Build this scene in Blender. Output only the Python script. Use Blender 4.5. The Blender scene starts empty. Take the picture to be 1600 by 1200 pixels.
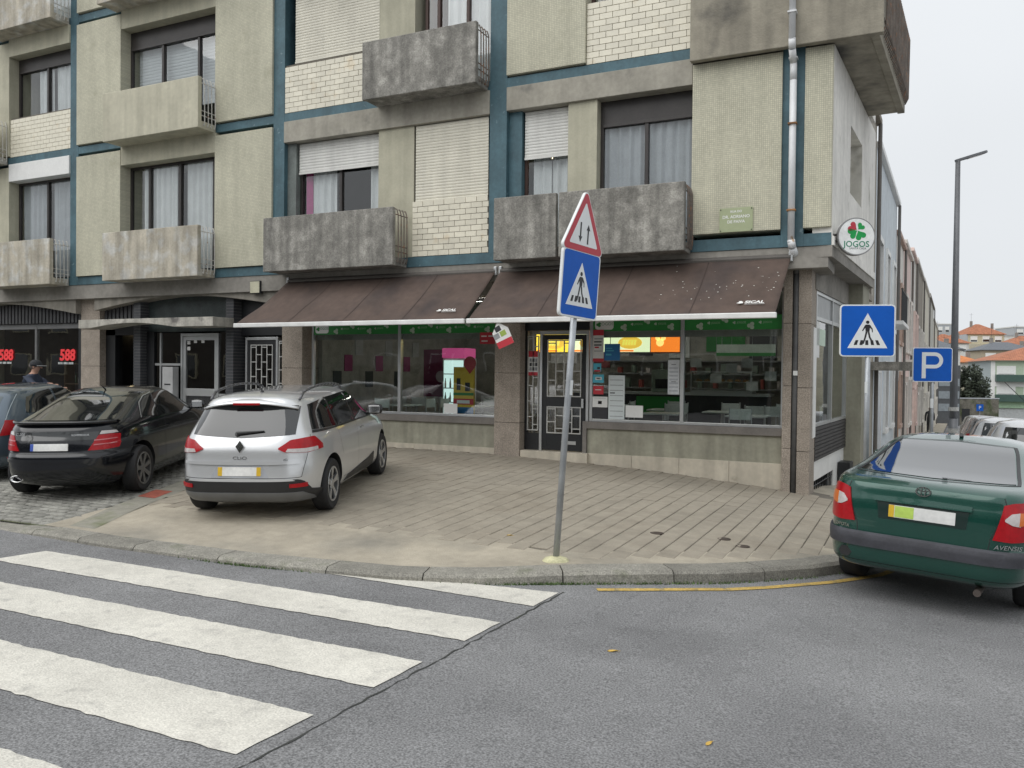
import bpy, bmesh, math, random
import numpy as np
from mathutils import Matrix, Vector, Euler
random.seed(7)
PI = math.pi
scene = bpy.context.scene
col = scene.collection
# ------------------------------------------------------------------ camera
cam_d = bpy.data.cameras.new('camera')
cam = bpy.data.objects.new('camera', cam_d); col.objects.link(cam)
cam_d.sensor_fit = 'HORIZONTAL'; cam_d.sensor_width = 36.0
cam_d.lens = 36.0 * 1300 / 1600
cam_d.clip_start = .05; cam_d.clip_end = 3000
PH = math.atan2(2688, 1300); PT = math.atan(19 / 1300); RO = .0105
Rv = Vector((math.sin(PH), math.cos(PH), 0)); F0 = Vector((-math.cos(PH), math.sin(PH), 0)); Uz = Vector((0, 0, 1))
Fv = F0 * math.cos(PT) - Uz * math.sin(PT); Uv = Uz * math.cos(PT) + F0 * math.sin(PT)
R2 = Rv * math.cos(RO) + Uv * math.sin(RO); U2 = Uv * math.cos(RO) - Rv * math.sin(RO)
cam.matrix_world = Matrix(((R2.x, U2.x, -Fv.x, 1.462), (R2.y, U2.y, -Fv.y, -13.34), (R2.z, U2.z, -Fv.z, 1.87), (0, 0, 0, 1)))
scene.camera = cam
# ------------------------------------------------------------------ sky and light (overcast)
world = bpy.data.worlds.new('World'); scene.world = world; world.use_nodes = True
nt = world.node_tree; nt.nodes.clear()
wo = nt.nodes.new('ShaderNodeOutputWorld'); bg = nt.nodes.new('ShaderNodeBackground')
sky = nt.nodes.new('ShaderNodeTexSky'); sky.sky_type = 'NISHITA'; sky.sun_disc = False
SUN_EL, SUN_AZ = math.radians(52), math.radians(-150)
sky.sun_elevation = SUN_EL; sky.sun_rotation = SUN_AZ; sky.dust_density = 3
tc = nt.nodes.new('ShaderNodeTexCoord'); sp = nt.nodes.new('ShaderNodeSeparateXYZ')
nt.links.new(tc.outputs['Generated'], sp.inputs[0])
rp = nt.nodes.new('ShaderNodeValToRGB'); nt.links.new(sp.outputs['Z'], rp.inputs[0])
rp.color_ramp.elements[0].position = 0; rp.color_ramp.elements[0].color = (.80, .83, .86, 1)
rp.color_ramp.elements[1].position = 1; rp.color_ramp.elements[1].color = (1.0, 1.03, 1.06, 1)
ns = nt.nodes.new('ShaderNodeTexNoise'); ns.inputs['Scale'].default_value = 2.2; ns.inputs['Detail'].default_value = 3
nt.links.new(tc.outputs['Generated'], ns.inputs['Vector'])
mr = nt.nodes.new('ShaderNodeMapRange'); mr.inputs['To Min'].default_value = .89; mr.inputs['To Max'].default_value = 1.09
nt.links.new(ns.outputs[0], mr.inputs[0])
mm = nt.nodes.new('ShaderNodeVectorMath'); mm.operation = 'SCALE'
nt.links.new(rp.outputs[0], mm.inputs[0]); nt.links.new(mr.outputs[0], mm.inputs['Scale'])
sk = nt.nodes.new('ShaderNodeVectorMath'); sk.operation = 'SCALE'; sk.inputs['Scale'].default_value = .05
nt.links.new(sky.outputs[0], sk.inputs[0])
mx = nt.nodes.new('ShaderNodeMix'); mx.data_type = 'RGBA'; mx.inputs[0].default_value = .94
nt.links.new(sk.outputs[0], mx.inputs[6]); nt.links.new(mm.outputs[0], mx.inputs[7])
nt.links.new(mx.outputs[2], bg.inputs[0]); bg.inputs[1].default_value = .80
nt.links.new(bg.outputs[0], wo.inputs[0])
sun_d = bpy.data.lights.new('sun', 'SUN'); sun_d.energy = 1.5; sun_d.angle = math.radians(70); sun_d.color = (1, .985, .96)
sun = bpy.data.objects.new('sun', sun_d); col.objects.link(sun)
sd = Vector((math.sin(SUN_AZ) * math.cos(SUN_EL), math.cos(SUN_AZ) * math.cos(SUN_EL), math.sin(SUN_EL)))
sun.rotation_euler = sd.to_track_quat('Z', 'Y').to_euler(); sun.location = (0, -20, 30)
vs = scene.view_settings; vs.view_transform = 'Standard'; vs.look = 'None'; vs.exposure = 0.38; vs.gamma = 1
vs.use_curve_mapping = False
# ------------------------------------------------------------------ ground height
def sm(t): t = min(1, max(0, t)); return t * t * (3 - 2 * t)
XS = [-60, -9, -7.6, -5.2, -2.6, -.3, .6, 2, 5, 60]; HS = [.62, .44, .42, .40, .29, .10, .0, -.09, -.15, -.6]
def pch(xs, ys):
    xs = np.array(xs, float); ys = np.array(ys, float); h = np.diff(xs); d = np.diff(ys) / h; m = np.zeros(len(xs)); m[0] = d[0]; m[-1] = d[-1]
    for i in range(1, len(xs) - 1):
        if d[i - 1] * d[i] > 0:
            w1 = 2 * h[i] + h[i - 1]; w2 = h[i] + 2 * h[i - 1]; m[i] = (w1 + w2) / (w1 / d[i - 1] + w2 / d[i])
    def f(x):
        x = min(max(x, xs[0]), xs[-1]); i = min(max(int(np.searchsorted(xs, x)) - 1, 0), len(h) - 1); t = (x - xs[i]) / h[i]
        return float((1 + 2 * t) * (1 - t) ** 2 * ys[i] + t * (1 - t) ** 2 * h[i] * m[i] + t * t * (3 - 2 * t) * ys[i + 1] + t * t * (t - 1) * h[i] * m[i + 1])
    return f
HF = pch(XS, HS); BF = pch([-60, -1.4, .5, 2., 5, 20, 60], [.085, .084, .01, -.07, -.13, -.3, -.6])
def G(X, Y):
    h = HF(X); z = h + (h - BF(X)) * max(min(Y, 0), -7) / 7.
    if Y > 0:
        z -= (.038 * min(Y, 122)) * sm((X + .6) / 1.)
    return z
KB = [(-30, -7.0), (-9, -7.0), (-7.2, -7.05), (-6.27, -7.1), (-4.44, -7.03), (-2.85, -6.84), (-2.04, -6.6), (-1.35, -6.22), (-.88, -5.9), (-.31, -5.46), (-.05, -5.18), (.4, -4.62), (.75, -4.05), (1.0, -3.35), (1.17, -2.5), (1.27, -1.4), (1.34, 0), (1.55, 5), (2.9, 40), (5.6, 112)]
def _kerbY(X): return float(np.interp(X, [p[0] for p in KB], [p[1] for p in KB]))
kerbY = _kerbY
def PG(X, Y):      # pavement surface: dips a little towards the low kerb
    return G(X, Y) - .045 * sm((kerbY(X) + 1.1 - Y) / 1.1) * sm((-1.2 - X) / 1.6) * (1 if Y < 0 else 0)
# ------------------------------------------------------------------ materials
MATS = {}
def M(name, c, rough=.75, metal=0., var=.12, scale=4., bump=.0, bscale=60., streak=0., coat=0., emit=0., spec=.5, rnd=0., tile=None, blot=None, fine=0., fscale=200.):
    if name in MATS: return MATS[name]
    m = bpy.data.materials.new(name); m.use_nodes = True; MATS[name] = m
    n = m.node_tree.nodes; l = m.node_tree.links; b = n['Principled BSDF']
    b.inputs['Roughness'].default_value = rough; b.inputs['Metallic'].default_value = metal
    b.inputs['Specular IOR Level'].default_value = spec; b.inputs['Coat Weight'].default_value = coat; b.inputs['Coat Roughness'].default_value = .04
    geo = n.new('ShaderNodeNewGeometry'); P = geo.outputs['Position']
    def noise(sc, det=4, mp=None):
        t = n.new('ShaderNodeTexNoise'); t.inputs['Scale'].default_value = sc; t.inputs['Detail'].default_value = det
        if mp:
            q = n.new('ShaderNodeMapping'); q.inputs['Scale'].default_value = mp; l.new(P, q.inputs[0]); l.new(q.outputs[0], t.inputs['Vector'])
        else: l.new(P, t.inputs['Vector'])
        return t.outputs[0]
    def mr(src, a, b_, f0=.3, f1=.7):
        t = n.new('ShaderNodeMapRange'); l.new(src, t.inputs[0]); t.inputs[1].default_value = f0; t.inputs[2].default_value = f1
        t.inputs[3].default_value = a; t.inputs[4].default_value = b_; return t.outputs[0]
    def mul(a, b_):
        t = n.new('ShaderNodeMath'); t.operation = 'MULTIPLY'; l.new(a, t.inputs[0]); l.new(b_, t.inputs[1]); return t.outputs[0]
    fac = None
    if var: fac = mr(noise(scale), 1 - var, 1 + var)
    if var and not metal:
        f2 = mr(noise(scale * 7, 5), 1 - var * .6, 1 + var * .6); fac = mul(fac, f2)
    if fine: fac = mul(fac, mr(noise(fscale, 2), 1 - fine, 1 + fine)) if fac else mr(noise(fscale, 2), 1 - fine, 1 + fine)
    if streak: fac = mul(fac, mr(noise(2.2, 6, (2.5, 2.5, .22)), 1 - streak, 1.04, .35, .62))
    if rnd:
        oi = n.new('ShaderNodeObjectInfo'); fr = mr(oi.outputs['Random'], 1 - rnd, 1 + rnd, 0, 1); fac = mul(fac, fr) if fac else fr
    cc = None
    if tile:
        bt = n.new('ShaderNodeTexBrick'); q = n.new('ShaderNodeMapping'); q.inputs['Rotation'].default_value = (PI / 2, 0, 0) if tile[2] == 'xz' else (0, 0, 0)
        l.new(P, q.inputs[0]); l.new(q.outputs[0], bt.inputs[0]); bt.inputs['Scale'].default_value = 1
        bt.inputs['Brick Width'].default_value = tile[0]; bt.inputs['Row Height'].default_value = tile[0]; bt.inputs['Mortar Size'].default_value = tile[0] * .09
        bt.offset = 0; bt.inputs['Color1'].default_value = (.9, .9, .9, 1); bt.inputs['Color2'].default_value = (1.06, 1.06, 1.06, 1)
        k = tile[1]; bt.inputs['Mortar'].default_value = (k, k, k, 1)
        rgb = n.new('ShaderNodeVectorMath'); rgb.operation = 'MULTIPLY'; l.new(bt.outputs[0], rgb.inputs[0]); rgb.inputs[1].default_value = c[:3]; cc = rgb.outputs[0]
    if blot:
        t = n.new('ShaderNodeMix'); t.data_type = 'RGBA'; l.new(mr(noise(blot[1], 6), 0, blot[4] if len(blot) > 4 else 1, blot[2], blot[3]), t.inputs[0])
        if cc: l.new(cc, t.inputs[6])
        else: t.inputs[6].default_value = (*c[:3], 1)
        t.inputs[7].default_value = (*blot[0], 1); cc = t.outputs[2]
    if fac:
        t = n.new('ShaderNodeVectorMath'); t.operation = 'SCALE'
        if cc: l.new(cc, t.inputs[0])
        else: t.inputs[0].default_value = c[:3]
        l.new(fac, t.inputs['Scale']); cc = t.outputs[0]
    if cc: l.new(cc, b.inputs['Base Color'])
    else: b.inputs['Base Color'].default_value = (*c[:3], 1)
    if bump:
        bn = n.new('ShaderNodeBump'); bn.inputs['Strength'].default_value = bump; bn.inputs['Distance'].default_value = .01
        l.new(noise(bscale, 3), bn.inputs['Height']); l.new(bn.outputs[0], b.inputs['Normal'])
    if emit:
        b.inputs['Emission Color'].default_value = (*c[:3], 1); b.inputs['Emission Strength'].default_value = emit
    return m
def GLASS(name, tint=(1, 1, 1), refl=1.0, rough=.01, trans=1.0):
    if name in MATS: return MATS[name]
    m = bpy.data.materials.new(name); m.use_nodes = True; MATS[name] = m
    n = m.node_tree.nodes; l = m.node_tree.links; n.clear()
    o = n.new('ShaderNodeOutputMaterial'); mxs = n.new('ShaderNodeMixShader'); tr = n.new('ShaderNodeBsdfTransparent'); gl = n.new('ShaderNodeBsdfGlossy')
    fr = n.new('ShaderNodeFresnel'); fr.inputs[0].default_value = 1.52
    k = n.new('ShaderNodeMath'); k.operation = 'MULTIPLY_ADD'; k.inputs[1].default_value = 1.25 * refl; k.inputs[2].default_value = .03 * refl; k.use_clamp = True
    l.new(fr.outputs[0], k.inputs[0]); geo = n.new('ShaderNodeNewGeometry')
    inv = n.new('ShaderNodeMath'); inv.operation = 'SUBTRACT'; inv.inputs[0].default_value = 1; l.new(geo.outputs['Backfacing'], inv.inputs[1])
    k2 = n.new('ShaderNodeMath'); k2.operation = 'MULTIPLY'; l.new(k.outputs[0], k2.inputs[0]); l.new(inv.outputs[0], k2.inputs[1]); l.new(k2.outputs[0], mxs.inputs[0])
    ns = n.new('ShaderNodeTexNoise'); ns.inputs['Scale'].default_value = 1.1; l.new(geo.outputs['Position'], ns.inputs['Vector'])
    bn = n.new('ShaderNodeBump'); bn.inputs['Strength'].default_value = .05; bn.inputs['Distance'].default_value = .05; l.new(ns.outputs[0], bn.inputs['Height']); l.new(bn.outputs[0], gl.inputs['Normal'])
    tr.inputs[0].default_value = (*[t * trans for t in tint], 1); gl.inputs[0].default_value = (1, 1, 1, 1); gl.inputs['Roughness'].default_value = rough
    l.new(tr.outputs[0], mxs.inputs[1]); l.new(gl.outputs[0], mxs.inputs[2]); l.new(mxs.outputs[0], o.inputs[0])
    return m
# ------------------------------------------------------------------ mesh builder
ROOT = {}
class MB:
    def __init__(s, mat=None): s.v = []; s.f = []; s.m = mat; s.mi = []; s.cur = 0
    def add(s, vs, fs):
        o = len(s.v)
        for p in vs: s.v.append(tuple(s.m @ Vector(p)) if s.m else tuple(p))
        for q in fs: s.f.append(tuple(o + i for i in q)); s.mi.append(s.cur)
        return s
    def box(s, x0, x1, y0, y1, z0, z1):
        return s.add([(x0, y0, z0), (x1, y0, z0), (x1, y1, z0), (x0, y1, z0), (x0, y0, z1), (x1, y0, z1), (x1, y1, z1), (x0, y1, z1)],
                     [(0, 3, 2, 1), (4, 5, 6, 7), (0, 1, 5, 4), (1, 2, 6, 5), (2, 3, 7, 6), (3, 0, 4, 7)])
    def bar(s, a, b, r, n=6, r2=None):
        a = Vector(a); b = Vector(b); d = (b - a); d.normalize(); r2 = r if r2 is None else r2
        u = d.orthogonal().normalized(); w = d.cross(u); vs = []
        for P, R in ((a, r), (b, r2)):
            for i in range(n):
                t = 2 * PI * i / n + PI / n; vs.append(P + u * (R * math.cos(t)) + w * (R * math.sin(t)))
        fs = [(i, (i + 1) % n, n + (i + 1) % n, n + i) for i in range(n)] + [tuple(range(n - 1, -1, -1)), tuple(range(n, 2 * n))]
        return s.add(vs, fs)
    def prism(s, pts, z0, z1, ax='z'):
        # polygon pts (a,b) extruded along axis
        n = len(pts); mk = {'z': lambda a, b, c: (a, b, c), 'y': lambda a, b, c: (a, c, b), 'x': lambda a, b, c: (c, a, b)}[ax]
        vs = [mk(a, b, z0) for a, b in pts] + [mk(a, b, z1) for a, b in pts]
        return s.add(vs, [tuple(range(n - 1, -1, -1)), tuple(range(n, 2 * n))] + [(i, (i + 1) % n, n + (i + 1) % n, n + i) for i in range(n)])
    def tube(s, pts, r, n=8):
        for i in range(len(pts) - 1): s.bar(pts[i], pts[i + 1], r, n)
        return s
    def lathe(s, prof, n=24, axis='z', cap=True):
        # prof (r,h)
        vs = []; mk = {'z': lambda x, y, h: (x, y, h), 'x': lambda x, y, h: (h, x, y), 'y': lambda x, y, h: (x, h, y)}[axis]
        for r, h in prof:
            for i in range(n): t = 2 * PI * i / n; vs.append(mk(r * math.cos(t), r * math.sin(t), h))
        fs = []
        for k in range(len(prof) - 1):
            for i in range(n): fs.append((k * n + i, k * n + (i + 1) % n, (k + 1) * n + (i + 1) % n, (k + 1) * n + i))
        if cap: fs += [tuple(range(n - 1, -1, -1)), tuple(range((len(prof) - 1) * n, len(prof) * n))]
        return s.add(vs, fs)
    def grid(s, rows):
        m = len(rows[0]); vs = [p for r in rows for p in r]
        return s.add(vs, [(j * m + i, j * m + i + 1, (j + 1) * m + i + 1, (j + 1) * m + i) for j in range(len(rows) - 1) for i in range(m - 1)])
    def build(s, name, mat, parent=None, smooth=False, bev=0., **tags):
        inv = ROOT[parent.name].inverted() if parent else None
        vs = [tuple(inv @ Vector(p)) for p in s.v] if inv is not None else s.v
        me = bpy.data.meshes.new(name); me.from_pydata(vs, [], s.f)
        for q in (mat if isinstance(mat, (list, tuple)) else [mat]): me.materials.append(q)
        if any(s.mi): me.polygons.foreach_set('material_index', s.mi)
        if smooth: me.polygons.foreach_set('use_smooth', [True] * len(me.polygons))
        me.validate(); me.update()
        bm = bmesh.new(); bm.from_mesh(me); bmesh.ops.recalc_face_normals(bm, faces=bm.faces); bm.to_mesh(me); bm.free()
        o = bpy.data.objects.new(name, me); col.objects.link(o)
        if parent: o.parent = parent; ROOT[o.name] = ROOT[parent.name]
        else: ROOT[o.name] = Matrix()
        if bev:
            bm_ = o.modifiers.new('bevel', 'BEVEL'); bm_.width = bev; bm_.segments = 2; bm_.limit_method = 'ANGLE'
        tag(o, **tags); return o
def tag(o, label=None, cat=None, group=None, kind=None):
    if label: o['label'] = label
    if cat: o['category'] = cat
    if group: o['group'] = group
    if kind: o['kind'] = kind
    return o
def thing(name, loc=(0, 0, 0), rz=0., label=None, cat=None, group=None, kind=None):
    o = bpy.data.objects.new(name, None); col.objects.link(o); o.empty_display_size = .2
    o.location = loc; o.rotation_euler = (0, 0, rz); ROOT[o.name] = Matrix.Translation(loc) @ Matrix.Rotation(rz, 4, 'Z')
    return tag(o, label, cat, group, kind)
def copy_tree(o, parent=None):
    c = o.copy(); col.objects.link(c); c.parent = parent
    for ch in list(o.children): copy_tree(ch, c)
    return c
def piece(name, me, loc, parent, rot=None, sc=None):
    o = bpy.data.objects.new(name, me); col.objects.link(o); inv = ROOT[parent.name].inverted()
    m = Matrix.Translation(loc) @ (rot.to_matrix().to_4x4() if rot else Matrix())
    if sc: m = m @ Matrix.Diagonal((*sc, 1))
    o.parent = parent; o.matrix_basis = inv @ m; return o
def frame(o, right, up):
    r = Vector(right).normalized(); u = Vector(up).normalized(); n = r.cross(u)
    return Matrix(((r.x, u.x, n.x, o[0]), (r.y, u.y, n.y, o[1]), (r.z, u.z, n.z, o[2]), (0, 0, 0, 1)))
def text(s, size, mtx, mat, parent, ext=.002, align='CENTER', name='lettering', shear=0., sx=1., bold=0.):
    cu = bpy.data.curves.new('t', 'FONT'); cu.body = s; cu.size = size; cu.extrude = ext; cu.align_x = align; cu.align_y = 'CENTER'; cu.shear = shear; cu.offset = bold; cu.resolution_u = 3
    t = bpy.data.objects.new('t', cu); col.objects.link(t)
    me = bpy.data.meshes.new_from_object(t.evaluated_get(bpy.context.evaluated_depsgraph_get()))
    bpy.data.objects.remove(t); bpy.data.curves.remove(cu); me.name = name
    inv = ROOT[parent.name].inverted() if parent else Matrix()
    me.transform(inv @ mtx @ Matrix.Diagonal((sx, 1, 1, 1))); me.materials.clear(); me.materials.append(mat)
    o = bpy.data.objects.new(name, me); col.objects.link(o); o.parent = parent
    if parent: ROOT[o.name] = ROOT[parent.name]
    return o
def disc_pts(r, n=32, cx=0, cy=0): return [(cx + r * math.cos(2 * PI * i / n), cy + r * math.sin(2 * PI * i / n)) for i in range(n)]
def rrect(w, h, r, n=5, cx=0, cy=0):
    out = []
    for sx, sy, a in ((1, 1, 0), (-1, 1, 90), (-1, -1, 180), (1, -1, 270)):
        for i in range(n): t = math.radians(a + 90 * i / (n - 1)); out.append((cx + sx * (w / 2 - r) + r * math.cos(t), cy + sy * (h / 2 - r) + r * math.sin(t)))
    return out
# ------------------------------------------------------------------ palette
cream = M('mosaic_cream', (.555, .535, .415), .8, var=.07, scale=1.2, tile=(.03, .62, 'xz'), bump=.25, bscale=90, streak=.07, blot=((.33, .31, .22), 1.6, .62, .8, .6))
creampier = M('render_cream', (.45, .43, .33), .85, var=.08, bump=.2, streak=.12)
teal = M('teal_paint', (.062, .128, .155), .6, var=.18, scale=3, bump=.1, blot=((.16, .24, .27), 9, .68, .74), streak=.15)
conc_dark = M('concrete_weathered', (.255, .245, .22), .9, var=.2, scale=6, bump=.6, bscale=40, streak=.40, fine=.2, fscale=45, blot=((.38, .365, .33), 5, .5, .72))
conc_cream = M('concrete_cream', (.50, .475, .37), .85, var=.08, scale=2, bump=.2, streak=.13, blot=((.25, .22, .17), 2.2, .64, .85))
conc_stain = M('concrete_stained', (.47, .43, .35), .9, var=.16, scale=3, bump=.3, streak=.32, blot=((.55, .54, .50), 3.5, .5, .65))
lintel = M('lintel_render', (.34, .32, .27), .85, var=.14, scale=2, bump=.25, streak=.12, blot=((.16, .155, .14), 2.6, .6, .78))
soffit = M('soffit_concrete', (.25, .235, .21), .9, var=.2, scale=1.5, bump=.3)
stonep = M('pillar_granite', (.31, .265, .22), .8, var=.12, scale=4, bump=.5, bscale=70, fine=.4, fscale=70)
sillm = M('sill_stone', (.17, .155, .14), .7, var=.15, fine=.2)
rendg = M('render_grey_green', (.31, .30, .235), .85, var=.12, scale=2.5, bump=.25, streak=.22)
plinthm = M('plinth_marble', (.52, .47, .38), .6, var=.1, scale=2, streak=.18, blot=((.2, .18, .14), 2.5, .68, .8))
alu = M('aluminium', (.55, .56, .56), .35, .8, var=.06)
darkfr = M('bronze_frame', (.035, .03, .028), .45, var=.2)
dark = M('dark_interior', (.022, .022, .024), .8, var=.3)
black = M('black_paint', (.015, .016, .018), .4, var=.1)
white = M('white_paint', (.76, .76, .74), .5, var=.05)
shutw = M('shutter_white', (.66, .655, .62), .5, var=.05, streak=.08)
shutc = M('shutter_cream', (.68, .65, .55), .5, var=.05, streak=.08)
railm = M('rail_white', (.55, .54, .5), .5, var=.2, blot=((.25, .14, .08), 14, .62, .7))
railr = M('rail_rusty', (.16, .135, .115), .8, var=.3, blot=((.28, .15, .09), 12, .55, .7))
curt = M('curtain_cloth', (.62, .62, .62), .9, var=.06)
glass = GLASS('window_glass', (.95, .97, .97), 1.15)
glassd = GLASS('window_glass_dark', (.35, .38, .38), 1.1)
# ================================================================== ground
asphalt = M('asphalt', (.205, .206, .208), .85, var=.10, scale=.5, bump=.8, bscale=95, fine=.5, fscale=85, blot=((.135, .135, .138), .45, .42, .7, .8))
pavem = M('pavement_concrete', (.355, .318, .252), .9, var=.15, scale=1.2, bump=.3, fine=.2, blot=((.23, .215, .18), .9, .5, .75))
tilem = M('pavement_tile', (.30, .268, .215), .85, var=.16, scale=.8, bump=.35, bscale=50, fine=.14, rnd=.05, blot=((.18, .155, .12), .8, .48, .72, .85))
jointm = M('pavement_joint', (.15, .135, .11), .95, var=.2)
kerbm = M('kerb_granite', (.23, .22, .19), .85, var=.2, scale=3, bump=.5, fine=.35, fscale=80, rnd=.14, blot=((.10, .105, .07), 3, .58, .75))
cobm = M('cobble_granite', (.24, .235, .21), .8, var=.2, scale=3, bump=.5, rnd=.22, fine=.2)
mossm = M('mossy_joint', (.085, .095, .045), .95, var=.4, scale=6, bump=.5)
paintm = M('road_paint_white', (.60, .58, .52), .75, var=.10, scale=1.6, bump=.7, bscale=80, fine=.16, fscale=75, blot=((.38, .37, .34), 7, .56, .72, .6))
painty = M('road_paint_yellow', (.48, .33, .09), .75, var=.2, scale=5, fine=.3, fscale=60, blot=((.2, .17, .1), 9, .55, .7))
def steps(a, b, n): return [a + (b - a) * i / n for i in range(n + 1)]
gx = sorted(set([-2000, -600, -200, -100, -60] + steps(-40, -12, 14) + steps(-12, 6, 72) + steps(6, 30, 12) + [60, 100, 200, 600, 2000]))
gy = sorted(set([-2000, -600, -200, -60, -30] + steps(-20, -12, 8) + steps(-12, 4, 64) + steps(4, 40, 24) + steps(40, 122, 12) + [150, 300, 700, 2000]))
b = MB(); b.grid([[(x, y, G(max(-60, min(60, x)), y) - .10) for x in gx] for y in gy])
road = b.build('road', asphalt, smooth=True, kind='structure')
# pavement bed in front of the building (concrete apron along the kerb, tile bed behind) and down the side street
def sidex(Y): return .07 * Y if Y < 6 else .42 + .038 * (Y - 6)
b = MB()
xs = steps(-8.4, 1.3, 60)
PAVL = lambda Y: -7.25 - .385 * (Y + 7.0)      # left border with the cobbles
rows = []
for j in range(41):
    r = []
    for x in xs:
        k = kerbY(x); y = k + (.45 - k) * j / 40.; r.append((x, y, PG(x, y) - (.012 if x > PAVL(y) + .02 else .07)))
    rows.append(r)
b.grid(rows)
pave = b.build('pavement', jointm, kind='structure')
b = MB(); rows = []
for Y in steps(.3, 100, 80):
    a = sidex(Y); k = float(np.interp(Y, [p[1] for p in KB[16:]], [p[0] for p in KB[16:]])); rows.append([(a - .1 + (k - a + .1) * i / 4., Y, PG(1, Y) + .01 if Y > 2 else PG(a + (k - a) * i / 4, Y) - .004) for i in range(5)])
b.grid(rows)
side_pave = b.build('side_street_pavement', pavem, kind='structure')
# concrete apron strip next to the kerb
b = MB(); rows = []
AP = lambda x: .12 + .75 * sm((-1.6 - x) / 1.2)
for j in range(7):
    w_ = [0, .2, .4, .6, .8, 1., 1.][j]; ex = .5 if j == 6 else 0.; rows.append([(x, kerbY(x) + AP(x) * w_ + ex, PG(x, kerbY(x) + AP(x) * w_ + ex) + (.001 if j < 5 else -.003)) for x in steps(-7.6, .95, 70)])
b.grid(rows); apron = b.build('pavement_apron', pavem, pave)
# individual tiles
TW, TL = .20, .30
def tilemesh(nm, w, l, h, mat, jit=0.):
    bb = MB(); e = .006
    w2, l2 = w / 2, l / 2
    lo = [(-w2, -l2, -h), (w2, -l2, -h), (w2, l2, -h), (-w2, l2, -h)]; mid = [(x, y, -e) for x, y, _ in lo]; hi = [(x * (1 - 2 * e / w), y * (1 - 2 * e / l), 0) for x, y, _ in lo]
    vs = [(x + random.uniform(-jit, jit), y + random.uniform(-jit, jit), z) for x, y, z in lo + mid + hi]
    bb.add(vs, [(8, 9, 10, 11)] + [(i, (i + 1) % 4, 4 + (i + 1) % 4, 4 + i) for i in range(4)] + [(4 + i, 4 + (i + 1) % 4, 8 + (i + 1) % 4, 8 + i) for i in range(4)])
    me = bpy.data.meshes.new(nm); me.from_pydata(bb.v, [], bb.f); me.materials.append(mat); me.update(); return me
tms = [tilemesh('paving_tile', TW - .009, TL - .006, .03, tilem) for _ in range(2)]
cx_, cy_ = 1.462, -13.34
cand = []
i0 = int(-8.3 / TW)
for i in range(i0, 7):
    x = i * TW + TW / 2
    for j in range(0, 19):
        y = -.02 - TL / 2 - j * TL - (TL / 2 if i % 2 else 0)
        if y - TL / 2 < kerbY(x) + AP(x) + .02 or y + TL / 2 > 0.0 and x < .0: continue
        if x < PAVL(y) + .35: continue
        if x > .05 and y > -.2 and False: continue
        cand.append((x, y))
cand.sort(key=lambda p: (p[0] - cx_) ** 2 + (p[1] - cy_) ** 2)
def slope_rot(x, y):
    e = .1; n = Vector((-(PG(x + e, y) - PG(x - e, y)) / (2 * e), -(PG(x, y + e) - PG(x, y - e)) / (2 * e), 1)).normalized()
    return Vector((0, 0, 1)).rotation_difference(n)
for k, (x, y) in enumerate(cand[:300]):
    piece('paving_tile', tms[k % 2], (x, y, PG(x, y) + random.uniform(-.0015, .0025)), pave, slope_rot(x, y))
b = MB()
for x, y in cand[300:]:
    dz = random.uniform(-.0015, .0025); w2, l2 = TW / 2 - .0045, TL / 2 - .0025
    top = [(x + sx * w2, y + sy * l2, PG(x + sx * w2, y + sy * l2) + dz) for sx, sy in ((-1, -1), (1, -1), (1, 1), (-1, 1))]
    b.add([(p[0], p[1], p[2] - .03) for p in top] + top, [(4, 5, 6, 7)] + [(i, (i + 1) % 4, 4 + (i + 1) % 4, 4 + i) for i in range(4)])
b.build('paving_tiles', tilem, pave, kind='stuff')
# grey flush strip along the border with the cobbles
b = MB(); b.grid([[(PAVL(y) + o, y, PG(PAVL(y) + o, y) + .003) for y in steps(-6.95, -1.0, 20)] for o in (0., .2, .42)])
b.build('border_strip', M('border_concrete', (.25, .24, .2), .9, var=.2, scale=2, fine=.2, blot=((.12, .13, .07), 2, .55, .7)), pave)
b = MB(); b.grid([[(PAVL(y) + o, y, PG(PAVL(y) + o, y) + .007) for y in steps(-5.55, -5.1, 3)] for o in (-.02, .3)])
b.build('red_paint_patch', M('red_paint', (.33, .09, .06), .8, var=.25, scale=8), pave)
# cobbled parking strip
b = MB()
b.grid([[(PAVL(y) + .05 - (22 + PAVL(y)) * (1 - j / 40.), y, PG(PAVL(y) + .05 - (22 + PAVL(y)) * (1 - j / 40.), y) - .028) for j in range(41)] for y in steps(-7.0, .4, 30)])
cob = b.build('cobbled_parking', mossm, kind='structure')
cms = []
for q in range(5):
    bb = MB(); w, l = .15, .105
    ring = lambda s, z, j: [(x * s * w / 2 + random.uniform(-j, j), y * s * l / 2 + random.uniform(-j, j), z) for x, y in ((-1, -1), (0, -1.05), (1, -1), (1.05, 0), (1, 1), (0, 1.05), (-1, 1), (-1.05, 0))]
    vs = ring(1, -.06, .006) + ring(1, -.014, .006) + ring(.8, -.001, .004) + [(0, 0, .003)]
    bb.add(vs, [(k * 8 + i, k * 8 + (i + 1) % 8, k * 8 + 8 + (i + 1) % 8, k * 8 + 8 + i) for k in range(2) for i in range(8)] + [(16 + i, 16 + (i + 1) % 8, 24) for i in range(8)])
    me = bpy.data.meshes.new('cobble'); me.from_pydata(bb.v, [], bb.f); me.materials.append(cobm); me.polygons.foreach_set('use_smooth', [True] * len(me.polygons)); me.update(); cms.append(me)
cc = []
for j in range(60):
    y = -6.92 + j * .118
    if y > 0: break
    for i in range(100):
        x = PAVL(y) - .09 - i * .165 - (j % 2) * .08
        if x < -19: break
        cc.append((x + random.uniform(-.008, .008), y + random.uniform(-.008, .008)))
cc.sort(key=lambda p: (p[0] - cx_) ** 2 + (p[1] - cy_) ** 2)
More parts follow.
